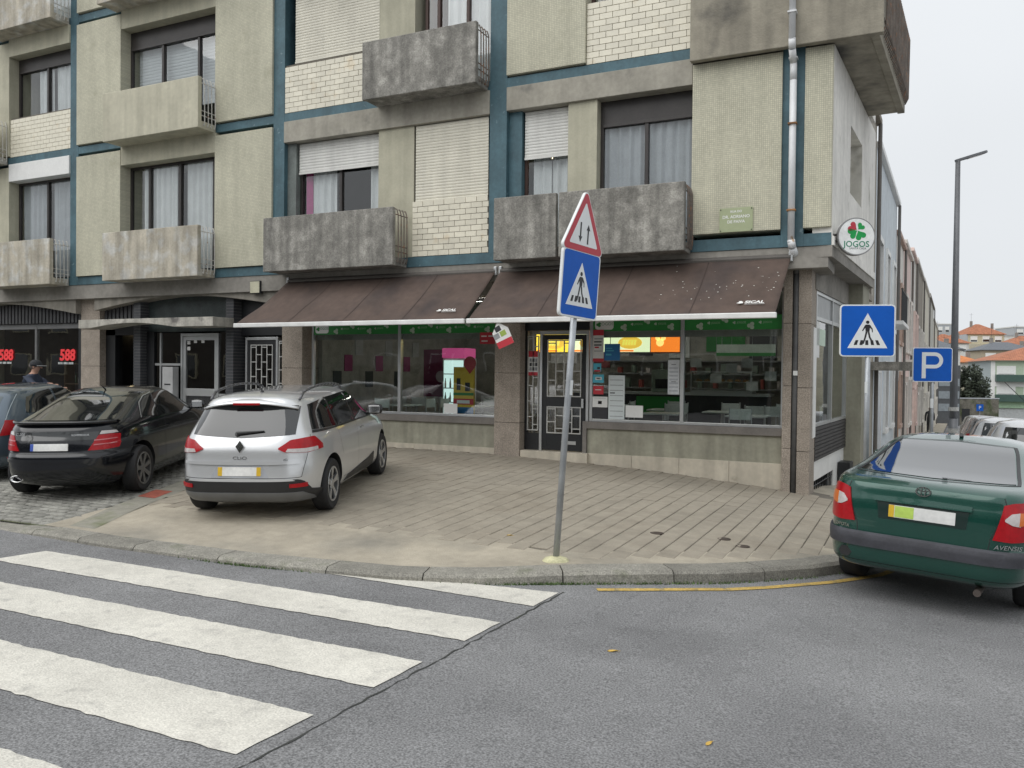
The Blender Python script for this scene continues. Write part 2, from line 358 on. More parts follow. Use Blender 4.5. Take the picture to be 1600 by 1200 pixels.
for k, (x, y) in enumerate(cc[:300]):
    piece('cobble', cms[k % 5], (x, y, PG(x, y) - .004 + random.uniform(-.004, .004)), cob, Euler((random.uniform(-.03, .03), random.uniform(-.03, .03), random.uniform(-.06, .06))).to_quaternion(), (random.uniform(.9, 1.08), random.uniform(.9, 1.08), 1))
b = MB()
for k, (x, y) in enumerate(cc[300:]):
    me = cms[k % 5]; z = PG(x, y) - .004 + random.uniform(-.004, .004); s = random.uniform(.9, 1.08)
    b.add([(x + v.co.x * s, y + v.co.y * s, z + v.co.z) for v in me.vertices], [tuple(p.vertices) for p in me.polygons])
b.build('cobbles', cobm, cob, smooth=True, kind='stuff')
# kerb stones along the curve
pl = []
for (x0, y0), (x1, y1) in zip(KB[:-1], KB[1:]):
    n = max(2, int(math.hypot(x1 - x0, y1 - y0) / .1))
    pl += [(x0 + (x1 - x0) * i / n, y0 + (y1 - y0) * i / n) for i in range(n)]
pl = [p for p in pl if p[0] > -20]
kerb = thing('kerb', (0, 0, 0), kind='structure')
i = 0
while i < len(pl) - 12 and pl[i][1] < 30:
    n = random.choice([8, 9, 11, 12]); seg = pl[i:i + n + 1]; i += n
    bb = MB(); rows = []
    for k, (x, y) in enumerate(seg):
        a = Vector(seg[max(0, k - 1)]); c = Vector(seg[min(len(seg) - 1, k + 1)]); t = (c - a).normalized(); nrm = Vector((t.y, -t.x))
        sh = .006 if k == 0 else (-.006 if k == len(seg) - 1 else 0)
        p = Vector((x, y)) + t * sh
        low = -.05 * sm((-7.1 - x) / 1.2)      # dropped kerb by the cobbles
        zt = PG(x, y) + .006 + low
        inn = p - nrm * .015; mid = p + nrm * .23; ed = p + nrm * .265
        zb = G(ed.x, ed.y) - .14
        rows.append([(inn.x, inn.y, zt - .1), (inn.x, inn.y, zt), (mid.x, mid.y, zt - .004), (ed.x, ed.y, zt - .035), (ed.x + nrm.x * .01, ed.y + nrm.y * .01, zb)])
    bb.grid(rows); m_ = len(rows[0]); L_ = len(rows)
    bb.f += [tuple(range(m_ - 1, -1, -1)), tuple((L_ - 1) * m_ + q for q in range(m_))]; bb.mi += [0, 0]
    bb.build('kerb_stone', kerbm, kerb, smooth=False)
# painted markings
def sheet(poly, dz, nx=24, ny=4, jag=0.):
    # quad poly (4 pts) subdivided and draped on the road
    (a, b_, c, d) = [Vector(p) for p in poly]; bb = MB(); rows = []
    for j in range(ny + 1):
        v = j / ny; r = []
        for i in range(nx + 1):
            u = i / nx; p = (a * (1 - u) + b_ * u) * (1 - v) + (d * (1 - u) + c * u) * v
            if jag and (j in (0, ny)): p = p + Vector((0, random.uniform(-jag, jag)))
            if jag and (i == nx): p = p + Vector((random.uniform(-jag, jag) * .6, 0))
            r.append((p.x, p.y, G(p.x, p.y) - .10 + dz))
        rows.append(r)
    bb.grid(rows); return bb
for (x0, x1, y0, y1) in ((-6.6, -1.31, -7.77, -8.27), (-6.75, -1.37, -8.76, -9.27), (-6.85, -1.46, -9.74, -10.29), (-6.9, -1.55, -10.76, -11.27)):
    sheet([(x0, y1), (x1 - .03, y1), (x1, y0), (x0 + (.1 if y0 > -8 else 0), y0)], .006, 90, 4, .008).build('crossing_stripe', paintm, road)
sheet([(-3.35, -7.17), (-1.27, -7.26), (-1.24, -6.80), (-2.2, -6.90)], .006, 40, 4, .005).build('crossing_stripe', paintm, road)
bb = MB(); rows = []
for x in steps(-1.25, 1.25, 40):
    k = kerbY(x); e = .0; dxy = Vector((1, (kerbY(x + .1) - kerbY(x - .1)) / .2)).normalized(); nr = Vector((dxy.y, -dxy.x)); p = Vector((x, k))
    rows.append([(q.x, q.y, G(q.x, q.y) - .094) for q in (p + nr * .43, p + nr * .505)])
bb.grid(rows).build('yellow_line', painty, road)
# dark seam across the road along the end of the stripes, with moss
seam = M('tar_seam', (.035, .037, .034), .8, var=.3, scale=6, blot=((.07, .085, .03), 2.2, .6, .7))
bb = MB(); rows = []
for y in steps(-6.75, -13.2, 90):
    x = -1.215 + (y + 6.75) * .045 + random.uniform(-.012, .012); w = random.uniform(.002, .009); rows.append([(x - w, y, G(x, y) - .0965), (x + w, y, G(x, y) - .0965)])
bb.grid(rows).build('road_seam', seam, road)
bb = MB()
for k in range(7):
    x, y = random.uniform(-6, -2.2), random.uniform(-11.5, -10.35); a = random.uniform(0, 6.3); pts = []
    for q in range(14):
        a += random.uniform(-.6, .6); x += .07 * math.cos(a); y += .05 * math.sin(a); w = random.uniform(.002, .007); pts.append([(x - w * math.sin(a), y + w * math.cos(a), G(x, y) - .0968 + k * .00005), (x + w * math.sin(a), y - w * math.cos(a), G(x, y) - .0968 + k * .00005)])
    bb.grid(pts)
bb.build('road_crack', seam, road)
# weeds along the kerb foot and pavement stains, fallen leaves
wm = M('weed_green', (.07, .12, .03), .8, var=.35, scale=12)
bb = MB()
for k in range(900):
    x = random.choice([random.gauss(-1.6, .25), random.gauss(-1.1, .5), random.gauss(-.2, .5), random.gauss(-4.3, .3)])
    p = Vector((x, kerbY(x))); dx = Vector((1, (kerbY(x + .1) - kerbY(x - .1)) / .2)).normalized(); nr = Vector((dx.y, -dx.x)); p += nr * (.285 + abs(random.gauss(0, .012)))
    z = G(p.x, p.y) - .10; h = random.uniform(.008, .035); a = random.uniform(0, 6.3); w = .006
    bb.add([(p.x - w * math.cos(a), p.y - w * math.sin(a), z), (p.x + w * math.cos(a), p.y + w * math.sin(a), z), (p.x + random.gauss(0, .012), p.y + random.gauss(0, .012), z + h)], [(0, 1, 2)])
bb.build('kerb_weeds', wm, label='small green weeds growing at the foot of the kerb', cat='weeds', kind='stuff')
leafm = M('leaf_yellow', (.5, .33, .07), .7, var=.2)
def leaf(x, y, a, lab, dz, s=1.):
    m = Matrix.Translation((x, y, G(x, y) + dz)) @ Matrix.Rotation(a, 4, 'Z') @ Matrix.Scale(s, 4); bb = MB(m)
    pr = [(-.05, 0), (-.03, .016), (0, .022), (.03, .014), (.055, 0)]
    bb.grid([[(u, -w, .012 + .006 * math.sin(u * 40)) for u, w in pr], [(u, 0, .004) for u, w in pr], [(u, w, .014) for u, w in pr]])
    bb.bar((.05, 0, .005), (.08, .004, .006), .002, 4)
    return bb.build('fallen_leaf', leafm, label=lab, cat='leaf')
leaf(-.377, -7.908, .5, 'yellow leaf lying on the asphalt beyond the tar seam', -.1, .7)
leaf(.513, -8.936, 1.2, 'orange brown leaf lying alone on the open asphalt', -.1, .6)
leaf(-2.388, -5.402, .2, 'small yellow leaf lying on the paving tiles near the leaning pole', .0, .6)
# iron valve covers in the pavement
for k, (x, y) in enumerate(((-1.06, -4.43), (-.38, -4.2), (-.14, -4.41))):
    bb = MB(Matrix.Translation((x, y, PG(x, y)))); bb.lathe([(.075, -.01), (.075, .004), (.06, .006), (.055, .003), (.0, .003)], 20)
    bb.build('valve_cover', M('cast_iron', (.06, .045, .035), .8, var=.3, scale=20), label=['rusty valve cover in the tiles standing apart from the other two, towards the cafe door', 'rusty valve cover of the close pair, the one nearer the wall', 'rusty valve cover of the close pair, the one nearer the kerb'][k], cat='valve cover', group='valve covers in the pavement')
# ================================================================== main apartment building
bld = thing('apartment_building', (-10, 0, .4), label='cream and teal concrete apartment building with balconies above a ground floor of shops', cat='building')
def fb(name, x0, x1, z0, z1, y0, y1, mat, bev=0., parent=None, m=None):
    return MB(m).box(x0, x1, y0, y1, z0, z1).build(name, mat, parent or bld, bev=bev)
TOPZ = 12.85
# dark core behind the windows
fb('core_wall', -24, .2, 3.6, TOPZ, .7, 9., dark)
MB().box(-24.05, .36, -.46, 9.1, TOPZ, TOPZ + .25).build('roof', soffit, bld)
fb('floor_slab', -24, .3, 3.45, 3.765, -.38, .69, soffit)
BANDS = [(3.77, 3.95), (6.78, 6.94), (9.79, 9.95)]
COLS = [(-22.3, -22.0), (-16.22, -15.95), (-10.15, -9.87), (-5.28, -4.95), (-.37, -.05)]
for x0, x1 in COLS: fb('teal_column', x0, x1, 3.77, TOPZ - .003, -.40, .69, teal)
for z0, z1 in BANDS:
    for x0, x1 in ((-24, -22.302), (-21.998, -16.222), (-15.948, -10.152), (-9.868, -5.282), (-4.948, -.372), (-.048, .34)):
        fb('teal_band', x0, x1, z0, z1, -.397, .68, teal)
# teal return along the side street under the first floor
SD = math.radians(4.0)
SM = Matrix.Translation((0, 0, 0)) @ Matrix.Rotation(-SD, 4, 'Z')     # local y runs along the side street
def panel(x0, x1, z0, z1, mat=cream, y0=-.45): fb('wall_panel', x0, x1, z0, z1, y0, .66, mat, .006)
for fl in range(3):
    z = 3.01 * fl; zt = 6.70 + z
    panel(-15.95, -14.5, 3.96 + z, zt); panel(-11.68, -10.15, 3.96 + z, zt)
    panel(-24, -22.3, 3.96 + z, zt); panel(-22., -20.6, 3.96 + z, zt)
    panel(-20.6, -18.41, 3.96 + z, zt, creampier, -.43)
    fb('lintel', -18.41, -16.22, 6.35 + z, 6.77 + z, -.44, .6, white if fl == 0 else creampier, .008)
    fb('lintel', -14.5, -11.68, 6.36 + z, 6.775 + z, -.44, .6, creampier, .008)
    fb('lintel', -9.87, -5.28, 6.36 + z, 6.775 + z, -.42, .6, lintel, .008)
    fb('pier', -7.64, -6.86, 3.96 + z, 6.359 + z, -.36, .64, creampier)
panel(-1.71, -.37, 4.03, 6.66); panel(-.05, .338, 4.03, 6.66)
fb('lintel', -4.95, -1.72, 6.37, 6.775, -.42, .6, lintel, .008)
fb('pier', -3.82, -3.31, 3.96, 6.369, -.36, .64, creampier)
panel(-4.94, -3.5, 6.97, 9.72); panel(-4.94, -3.5, 9.97, TOPZ - .01)
fb('lintel', -3.5, -1.72, 9.3, 9.78, -.42, .6, lintel); panel(-3.5, -1.72, 9.97, TOPZ - .01)
# brick panels: every brick a piece
brm = M('glazed_brick', (.70, .66, .54), .35, var=.05, scale=3, rnd=.09, blot=((.62, .50, .33), 3.2, .62, .72, .5))
mort = M('brick_mortar', (.15, .135, .11), .9, var=.2)
BW, BH = .222, .1005
def brickmesh(w):
    bb = MB(); bb.box(-w / 2, w / 2, -.012, .02, -BH / 2 + .0045, BH / 2 - .0045)
    me = bpy.data.meshes.new('brick'); me.from_pydata(bb.v, [], bb.f); me.materials.append(brm); me.update(); return me
bmf, bmh = brickmesh(BW - .009), brickmesh(BW / 2 - .009)
def brickpanel(x0, x1, z0, z1, indiv=True):
    p = fb('brick_panel', x0, x1, z0, z1, -.375, .6, mort); nr = int(round((z1 - z0) / BH)); bb = MB()
    for r in range(nr):
        zc = z0 + BH * (r + .5); x = x0 if r % 2 else x0 - BW / 2
        while x < x1 - .02:
            a = max(x, x0); e = min(x + BW, x1); w = e - a
            if w > .03:
                if indiv:
                    me = bmf if w > BW * .95 else bmh
                    o = piece('brick', me, ((a + e) / 2, -.385 - random.uniform(0, .004), zc), p, None, (w / (BW if me is bmf else BW / 2), 1, 1) if w < BW * .95 else None)
                else: bb.box(a + .004, e - .004, -.397, -.37, zc - BH / 2 + .0045, zc + BH / 2 - .0045)
            x += BW
    if not indiv: bb.build('bricks', brm, p, kind='stuff')
brickpanel(-6.86, -5.285, 3.955, 4.92)
brickpanel(-9.865, -7.65, 6.945, 7.89)
brickpanel(-3.495, -1.725, 6.945, 7.92)
brickpanel(-18.405, -16.225, 6.945, 7.88, False)
# windows -----------------------------------------------------------
def curtain(parent, x0, x1, z0, z1, y, mat=curt, amp=.025):
    n = max(8, int((x1 - x0) / .025)); ph = random.uniform(0, 6)
    f = lambda x: y + amp * math.sin(x * 38 + ph) + amp * .6 * math.sin(x * 71 + ph * 2)
    MB().grid([[(x, f(x) + (.01 if z == z0 else 0), z) for x in steps(x0, x1, n)] for z in (z0, z1)]).build('curtain', mat, parent, smooth=True)
def shutter(parent, x0, x1, z0, z1, y, mat, pitch=.052):
    rows = []; n = max(1, int((z1 - z0) / pitch))
    for k in range(n):
        z = z0 + (z1 - z0) * k / n; h = (z1 - z0) / n
        for dz, dy in ((.0, .008), (.12, .0), (.5, -.003), (.88, .0), (.97, .008)): rows.append([(x0, y + dy, z + dz * h), (x1, y + dy, z + dz * h)])
    bb = MB().grid(rows); bb.box(x0, x1, y - .014, y + .012, z0 - .04, z0 - .001)
    bb.build('shutter', mat, parent)
def win(x0, x1, z0, z1, y=-.18, divs=(), fm=darkfr, fw=.055, g=glass, sh=0., shm=shutw, head=0., cur=(), shy=-.06, rail=None):
    bb = MB(); d = .07
    bb.box(x0, x0 + fw, y, y + d, z0, z1); bb.box(x1 - fw, x1, y, y + d, z0, z1); bb.box(x0 + fw, x1 - fw, y, y + d, z0, z0 + fw); bb.box(x0 + fw, x1 - fw, y, y + d, z1 - fw - head, z1)
    if head: bb.box(x0 + fw, x1 - fw, y - .03, y - .001, z1 - fw - head, z1 - fw - head + .05)
    ed = [x0 + fw] + [x0 + (x1 - x0) * q for q in divs] + [x1 - fw]
    for q in divs: xx = x0 + (x1 - x0) * q; bb.box(xx - fw * .55, xx + fw * .55, y - .012, y + d + .01, z0 + fw, z1 - fw - head)
    w = bb.build('window', fm, bld, bev=.004)
    for a, e in zip(ed[:-1], ed[1:]): MB().box(a - .005, e + .005, y + .03, y + .036, z0 + fw - .005, z1 - fw - head + .005).build('pane', g, w)
    for (a, e, m_) in cur: curtain(w, x0 + (x1 - x0) * a, x0 + (x1 - x0) * e, z0, z1 - head, y + .09, m_)
    if sh: shutter(w, x0 + .03, x1 - .03, z1 - (z1 - z0) * sh, z1 - .01, y + shy, shm)
    return w
pinkc = M('curtain_pink', (.42, .07, .22), .9, var=.1)
blinds = M('blind_grey', (.5, .51, .52), .7, var=.05)
cd = M('curtain_grey', (.36, .37, .39), .9, var=.08)
# floor 1
win(-18.41, -16.22, 3.96, 6.35, divs=(.5,), g=glass, cur=((.05, .5, cd), (.55, .98, cd)))
win(-14.5, -11.68, 3.96, 6.36, divs=(.22, .55, .9), cur=((.12, .5, curt), (.6, .98, curt)))
win(-9.65, -7.64, 3.96, 6.36, divs=(.5,), sh=.24, cur=((.13, .42, curt), (.82, .99, curt), (.03, .13, pinkc)))
fb('reveal', -9.868, -9.652, 3.96, 6.359, -.30, .6, M('reveal_grey', (.16, .18, .17), .8, var=.2))
win(-6.86, -5.3, 4.93, 6.36, divs=(.5,), sh=.985, shm=shutc, shy=-.16)
win(-4.7, -3.82, 3.96, 6.37, fm=M('frame_brown', (.06, .03, .022), .5), sh=.33, cur=((.16, .55, curt), (.55, .97, curt)))
fb('reveal', -4.948, -4.703, 3.96, 6.369, -.30, .6, teal)
win(-3.31, -1.72, 3.96, 6.37, divs=(.5,), head=.38, cur=((.02, .98, cd),))
# floor 2
win(-18.41, -16.22, 7.89, 9.37, divs=(.5,), head=.3, cur=((.3, .55, curt), (.6, .98, curt)))
w_ = win(-14.5, -11.68, 6.97, 9.37, divs=(.36, .74), head=.36)
shutter(w_, -14.4, -11.75, 7.6, 9.0, -.02, blinds, .07)
win(-9.7, -7.64, 7.90, 9.37, divs=(.5,), sh=.96, shm=shutc, shy=-.14)
win(-6.75, -5.3, 6.97, 9.37, divs=(.2, .62), fm=M('frame_brown', (.06, .03, .022)), cur=((.3, .98, curt),))
win(-3.5, -1.72, 7.93, 9.3, divs=(.5,), fm=M('frame_brown', (.06, .03, .022)), cur=((.3, .8, curt),))
# floor 3 (mostly above the frame)
for x0, x1, z0 in ((-18.41, -16.22, 9.97), (-14.5, -11.68, 9.97), (-9.65, -7.64, 9.97), (-6.86, -5.3, 9.97)): win(x0, x1, z0, 12.37, divs=(.5,), cur=((.1, .9, curt),))
for z in (0, 3.01, 6.02): win(-20.55, -18.5, 3.97 + z, 6.3 + z, y=-.445, divs=(.5,)) if False else None
# lights of a chandelier behind the small window
lm = M('bulb_warm', (1, .75, .4), emit=6.)
ch = thing('chandelier', (-4.25, .35, 5.9), label='small chandelier with three warm bulbs behind the narrow curtained window', cat='chandelier')
MB().bar((-4.25, .35, 5.78), (-4.25, .35, 6.3), .008).bar((-4.42, .35, 5.72), (-4.08, .35, 5.72), .008).bar((-4.25, .35, 5.72), (-4.25, .35, 5.79), .008).build('stem', darkfr, ch)
for dx, dz in ((-.17, 0), (0, .08), (.17, 0)): MB(Matrix.Translation((-4.25 + dx, .34, 5.69 + dz))).lathe([(.004, -.03), (.02, -.015), (.024, .0), (.015, .02), (.006, .03)], 10).build('bulb', lm, ch, smooth=True)
# balconies -----------------------------------------------------------
def balcony(x0, x1, zb, mat, rails=(1,), rm=railm, yf=-.9, h=1.04, slab=True, bent=True):
    bb = MB(); bb.box(x0, x1, yf, yf + .10, zb, zb + h)
    if slab: bb.box(x0 + .02, x1 - .02, yf + .1, -.401, zb + .004, zb + .16)
    p = bb.build('balcony', mat, bld, bev=.012)
    for s in rails:
        xx = x1 - .03 if s > 0 else x0 + .03; r = MB()
        for q in range(4):
            y = yf + .16 + q * .095
            r.tube([(xx, y, zb + .10), (xx + .035 * s, y, zb + .06), (xx + .05 * s, y, zb + .14), (xx + .04 * s, y, zb + h - .12), (xx + .01 * s, y, zb + h - .02), (xx - .02 * s, y, zb + h - .015)], .011, 6)
        for z in (zb + .26, zb + .36, zb + h - .12): r.bar((xx + .02 * s, yf + .1, z), (xx + .02 * s, -.41, z), .01, 6)
        r.build('railing', rm, p)
    return p
Z1, Z2, Z3 = 3.755, 6.765, 9.775
balcony(-18.75, -16.24, Z1, conc_stain, (1,))
balcony(-14.5, -11.68, Z1, conc_stain)
balcony(-9.95, -6.95, Z1, conc_dark, (1,), railr)
balcony(-4.93, -3.80, Z1 - .02, conc_dark, (), railr)
balcony(-3.75, -1.70, Z1 - .02, conc_dark, (1,), railr)
balcony(-20.6, -18.48, Z2, conc_stain)
balcony(-14.5, -11.68, Z2, conc_cream)
balcony(-7.64, -5.30, Z2, conc_dark, (1,), railr)
balcony(-18.75, -16.24, Z3, conc_stain); balcony(-14.7, -11.68, Z3, conc_stain); balcony(-9.95, -6.95, Z3, conc_dark, (1,), railr)
# corner: concrete box balcony wrapping the corner on the second floor
cbm = M('corner_concrete', (.30, .275, .22), .9, var=.14, scale=1.5, bump=.5, bscale=35, streak=.2, blot=((.10, .095, .085), 1.3, .55, .72))
cb_ = MB(); cb_.box(-1.72, 1.0, -.62, -.5, 6.66, 7.9); cb_.box(-1.72, -.06, -.5, .4, 6.70, 7.9)
cb = cb_.build('corner_balcony', cbm, bld, bev=.01)
b2 = MB(SM); b2.box(.86, .98, -.44, 3.55, 6.66, 7.85); b2.box(.02, .86, -.44, 3.55, 6.685, 6.85); b2.box(.34, .86, 3.43, 3.55, 6.86, 7.85)
b2.build('balcony_side', cbm, cb, bev=.01)
r = MB(SM)
for k in range(34): y = -.3 + k * .11; r.tube([(1.0, y, 6.75), (1.05, y, 6.85), (1.06, y, 7.9), (.98, y, 8.0)], .012, 5)
for z in (6.9, 7.8): r.bar((1.03, -.4, z), (1.03, 3.5, z), .014, 6)
r.build('railing', railr, cb)
fb('corner_wall', -1.72, .2, 7.9, TOPZ - .005, -.36, .6, creampier)
# side wall of the upper floors
sw = M('side_white_wall', (.76, .74, .69), .85, var=.1, scale=1.5, bump=.3, streak=.08, blot=((.35, .33, .28), 2, .62, .8))
def sb(name, y0, y1, x0, x1, z0, z1, mat, bev=0., parent=None): return MB(SM).box(x0, x1, y0, y1, z0, z1).build(name, mat, parent or bld, bev=bev)
sb('side_wall', -.37, 1.35, .10, .372, 3.9, 6.67, sw); sb('side_wall', 2.75, 4.7, .10, .372, 3.9, 6.67, sw)
sb('side_wall', 1.35, 2.75, .10, .372, 3.9, 4.85, sw); sb('side_wall', 1.35, 2.75, .10, .372, 5.95, 6.67, sw)
sb('side_wall', -.2, 4.7, .10, .36, 6.87, TOPZ - .01, sw)
sb('side_window_back', 1.3, 2.8, .0, .08, 4.8, 6.0, creampier)
sb('side_fascia', -.36, 4.7, .08, .40, 3.768, 3.899, sw)
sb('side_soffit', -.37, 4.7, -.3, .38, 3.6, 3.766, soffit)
sb('rear_side_wall', 4.72, 9.0, -.5, -.35, -1.2, TOPZ - .02, sw)
# ---------------------------------------------------------------- ground floor
def pillar(x0, x1, z0, z1, y0=-.16, y1=.35, taper=0., parts=((0, 1),)):
    bb = MB(); zs = steps(z0, z1, 4)
    for a, e in zip(zs[:-1], zs[1:]):
        ta = taper * max(0, (a - 2.2)) ; te = taper * max(0, (e - 2.2))
        bb.add([(x0 - ta, y0, a + .003), (x1 + ta, y0, a + .003), (x1 + ta, y1, a + .003), (x0 - ta, y1, a + .003), (x0 - te, y0, e - .003), (x1 + te, y0, e - .003), (x1 + te, y1, e - .003), (x0 - te, y1, e - .003)],
               [(0, 3, 2, 1), (4, 5, 6, 7), (0, 1, 5, 4), (1, 2, 6, 5), (2, 3, 7, 6), (3, 0, 4, 7)])
    return bb.build('pillar', stonep, bld, bev=.006)
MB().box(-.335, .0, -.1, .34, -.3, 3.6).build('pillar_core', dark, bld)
pillar(-16.16, -15.52, .2, 3.6); pillar(-10.11, -9.59, .2, 3.6); pillar(-5.26, -4.76, .1, 3.6)
pillar(-.345, -.215, -.2, 3.6); pillar(-.125, .06, -.25, 3.6, -.17, .5)
pillar(-22.3, -21.7, .2, 3.6)
# concrete beam with shallow arches
def beam(x0, x1, ze, zc, y0=-.3, y1=.1, mat=soffit):
    n = 12; mid = (x0 + x1) / 2
    pts = [(x0, 3.6)] + [(x, ze + (zc - ze) * (1 - abs((x - mid) / (x1 - mid)) ** 1.5)) for x in steps(x0, x1, n)] + [(x1, 3.6)]
    MB().prism(pts[::-1], y0, y1, 'y').build('arched_beam', mat, bld)
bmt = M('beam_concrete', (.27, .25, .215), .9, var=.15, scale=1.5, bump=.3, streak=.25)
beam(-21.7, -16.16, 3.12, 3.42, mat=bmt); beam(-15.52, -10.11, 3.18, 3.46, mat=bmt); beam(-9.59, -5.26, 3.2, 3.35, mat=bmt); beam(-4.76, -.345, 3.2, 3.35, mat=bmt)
# cafe walls under the windows
for x0, x1 in ((-9.585, -5.265), (-3.545, -.35)):
    fb('low_wall', x0, x1, .1, .92, -.02, .2, rendg); fb('window_sill', x0, x1, .921, 1.04, -.07, .22, sillm, .006)
    n = int((x1 - x0) / .75)
    for k in range(n): a = x0 + (x1 - x0) * k / n; e = x0 + (x1 - x0) * (k + 1) / n; fb('plinth_slab', a + .002, e - .002, -.25, .5, -.06 + random.uniform(-.002, .002), .1, plinthm, .004)
fb('sill_upright', -3.62, -3.547, .45, 1.04, -.06, .2, sillm, .004)
fb('door_step', -4.755, -3.5, -.1, .5, -.14, .3, plinthm, .008)
greenb = M('green_film', (.025, .24, .045), .5, var=.05)
whitef = M('white_film', (.72, .72, .70), .5, var=.03)
redf = M('red_film', (.5, .03, .045), .5, var=.06)
def clover(bb, cx, cy, r, y=None):
    for a in (60, 180, 300): bb.prism(disc_pts(r * .58, 12, cx + r * .55 * math.cos(math.radians(a)), cy + r * .55 * math.sin(math.radians(a))), 0, .0012)
def shopwin(x0, x1, z0, z1, mul, logo):
    bb = MB(); y = .02
    bb.box(x0, x0 + .05, y, y + .07, z0, z1); bb.box(x1 - .04, x1, y, y + .07, z0, z1); bb.box(x0 + .05, x1 - .04, y, y + .07, z0, z0 + .045); bb.box(x0 + .05, x1 - .04, y, y + .07, z1 - .05, z1); bb.box(mul - .03, mul + .03, y - .01, y + .08, z0 + .045, z1 - .05)
    w = bb.build('shop_window', alu, bld, bev=.004)
    for a, e in ((x0 + .05, mul - .03), (mul + .03, x1 - .04)):
        MB().box(a - .004, e + .004, y + .03, y + .038, z0 + .04, z1 - .045).build('pane', GLASS('shop_glass', (.82, .86, .85), 1.0), w)
        MB().box(a, e, y + .014, y + .016, 2.575, 2.80).build('green_strip', greenb, w)
        mt = frame(((a), y + .0125, 2.685), (1, 0, 0), (0, 0, 1)); c_ = MB(mt); k = 0; xx = .25 + (.3 if a == x0 + .05 else 0)
        c2 = MB(mt)
        while xx < e - a - .1:
            if k % 2 == 0: clover(c_, xx, -.05 if k % 4 == 0 else .055, .055)
            else: clover(c2, xx - .06, 0, .022); text('JOGOS', .045, mt @ Matrix.Translation((xx + .05, 0, .0012)), M('pale_green', (.35, .55, .35), .5), w, .0004)
            xx += .2; k += 1
        c_.build('clover_print', M('clover_print', (.45, .55, .43), .5), w, kind='stuff')
        if c2.v: c2.build('clover_print', M('clover_print', (.45, .55, .43), .5), w, kind='stuff')
        if a == x0 + .05:
            MB(mt).prism(rrect(.33, .17, .05, 5, .2, 0), .001, .0022).build('logo_panel', whitef, w)
            q = MB(mt); clover(q, .1, 0, .04); q.v = [(p[0], p[1] - .0012, p[2]) for p in q.v]; q.build('logo_clover', greenb, w)
            text('JOGOS', .075, mt @ Matrix.Translation((.245, .01, .0026)), M('grey_green_text', (.1, .28, .14), .5), w, .0004)
    MB().box(x0 + .05, x1 - .04, y + .1, y + .14, 2.47, z1 - .05).build('shutter_box', M('box_grey', (.3, .29, .26), .7), w)
    return w
swA = shopwin(-9.50, -5.27, 1.04, 3.2, -7.39, 1); swB = shopwin(-3.53, -.35, 1.04, 3.2, -1.935, 1)
# cafe door with side light and lattice
def lattice(bb, x0, x1, z0, z1, y, ncol, seed, r=.009):
    rd = random.Random(seed)
    for k in range(ncol + 1): x = x0 + (x1 - x0) * k / ncol; bb.box(x - r, x + r, y - r, y + r, z0, z1)
    bb.box(x0 - r, x1 + r, y - r - .001, y + r + .001, z0 - r, z0 + r); bb.box(x0 - r, x1 + r, y - r - .001, y + r + .001, z1 - r, z1 + r)
    h = (z1 - z0); nr = max(2, int(h / .26))
    for k in range(ncol):
        a = x0 + (x1 - x0) * k / ncol; e = x0 + (x1 - x0) * (k + 1) / ncol
        for q in range(nr):
            z = z0 + h * (q + (.35 if k % 2 else .85)) / nr
            if z < z1 - .03: bb.box(a + r, e - r, y - r + .001, y + r - .001, z - r, z + r)
latm = M('lattice_white', (.5, .5, .48), .45, .3, var=.1)
def door(x0, x1, z0, z1, name, midz=None, y=.03, lat=True, hinge=alu, leafm=black):
    fr = MB(); fr.box(x0 - .05, x0, y, y + .09, z0, z1 + .06); fr.box(x1, x1 + .05, y, y + .09, z0, z1 + .06); fr.box(x0, x1, y, y + .09, z1, z1 + .06)
    d = fr.build(name, alu, bld, bev=.004); lf = MB(); midz = midz or (z0 + (z1 - z0) * .42)
    s = .085
    lf.box(x0 + .005, x0 + s, y + .02, y + .07, z0 + .01, z1 - .005); lf.box(x1 - s, x1 - .005, y + .02, y + .07, z0 + .01, z1 - .005)
    lf.box(x0 + s, x1 - s, y + .02, y + .07, z0 + .01, z0 + .3); lf.box(x0 + s, x1 - s, y + .02, y + .07, midz - .08, midz + .08); lf.box(x0 + s, x1 - s, y + .02, y + .07, z1 - .09, z1 - .005)
    l_ = lf.build('door_leaf', leafm, d, bev=.003)
    for a, e in ((z0 + .3, midz - .08), (midz + .08, z1 - .09)):
        MB().box(x0 + s - .003, x1 - s + .003, y + .04, y + .046, a - .003, e + .003).build('pane', glass, d)
        if lat:
            q = MB(); lattice(q, x0 + s + .015, x1 - s - .015, a + .015, e - .015, y + .015, 4, 3); q.build('lattice', latm, d)
    MB().bar((x1 - .05, y - .03, midz - .02), (x1 - .05, y + .03, midz - .02), .012).box(x1 - .07, x1 - .03, y - .035, y - .02, midz - .1, midz + .06).build('handle', alu, d, bev=.004)
    return d
dr = door(-4.42, -3.6, .5, 2.53, 'cafe_door', 1.36)
MB().box(-4.05, -3.78, .045, .049, .62, .68).build('letter_slot', alu, dr)
fb('door_head', -4.755, -3.545, 2.6, 3.2, .03, .12, black)
q = MB(); lattice(q, -4.70, -4.50, .85, 2.5, .05, 2, 5); q.build('side_lattice', latm, dr)
MB().box(-4.74, -4.475, .07, .076, .5, 2.58).build('pane', glass, dr); MB().box(-4.752, -4.71, .04, .1, .5, 2.6).box(-4.71, -4.475, .04, .1, .502, .80).build('side_frame', black, dr)
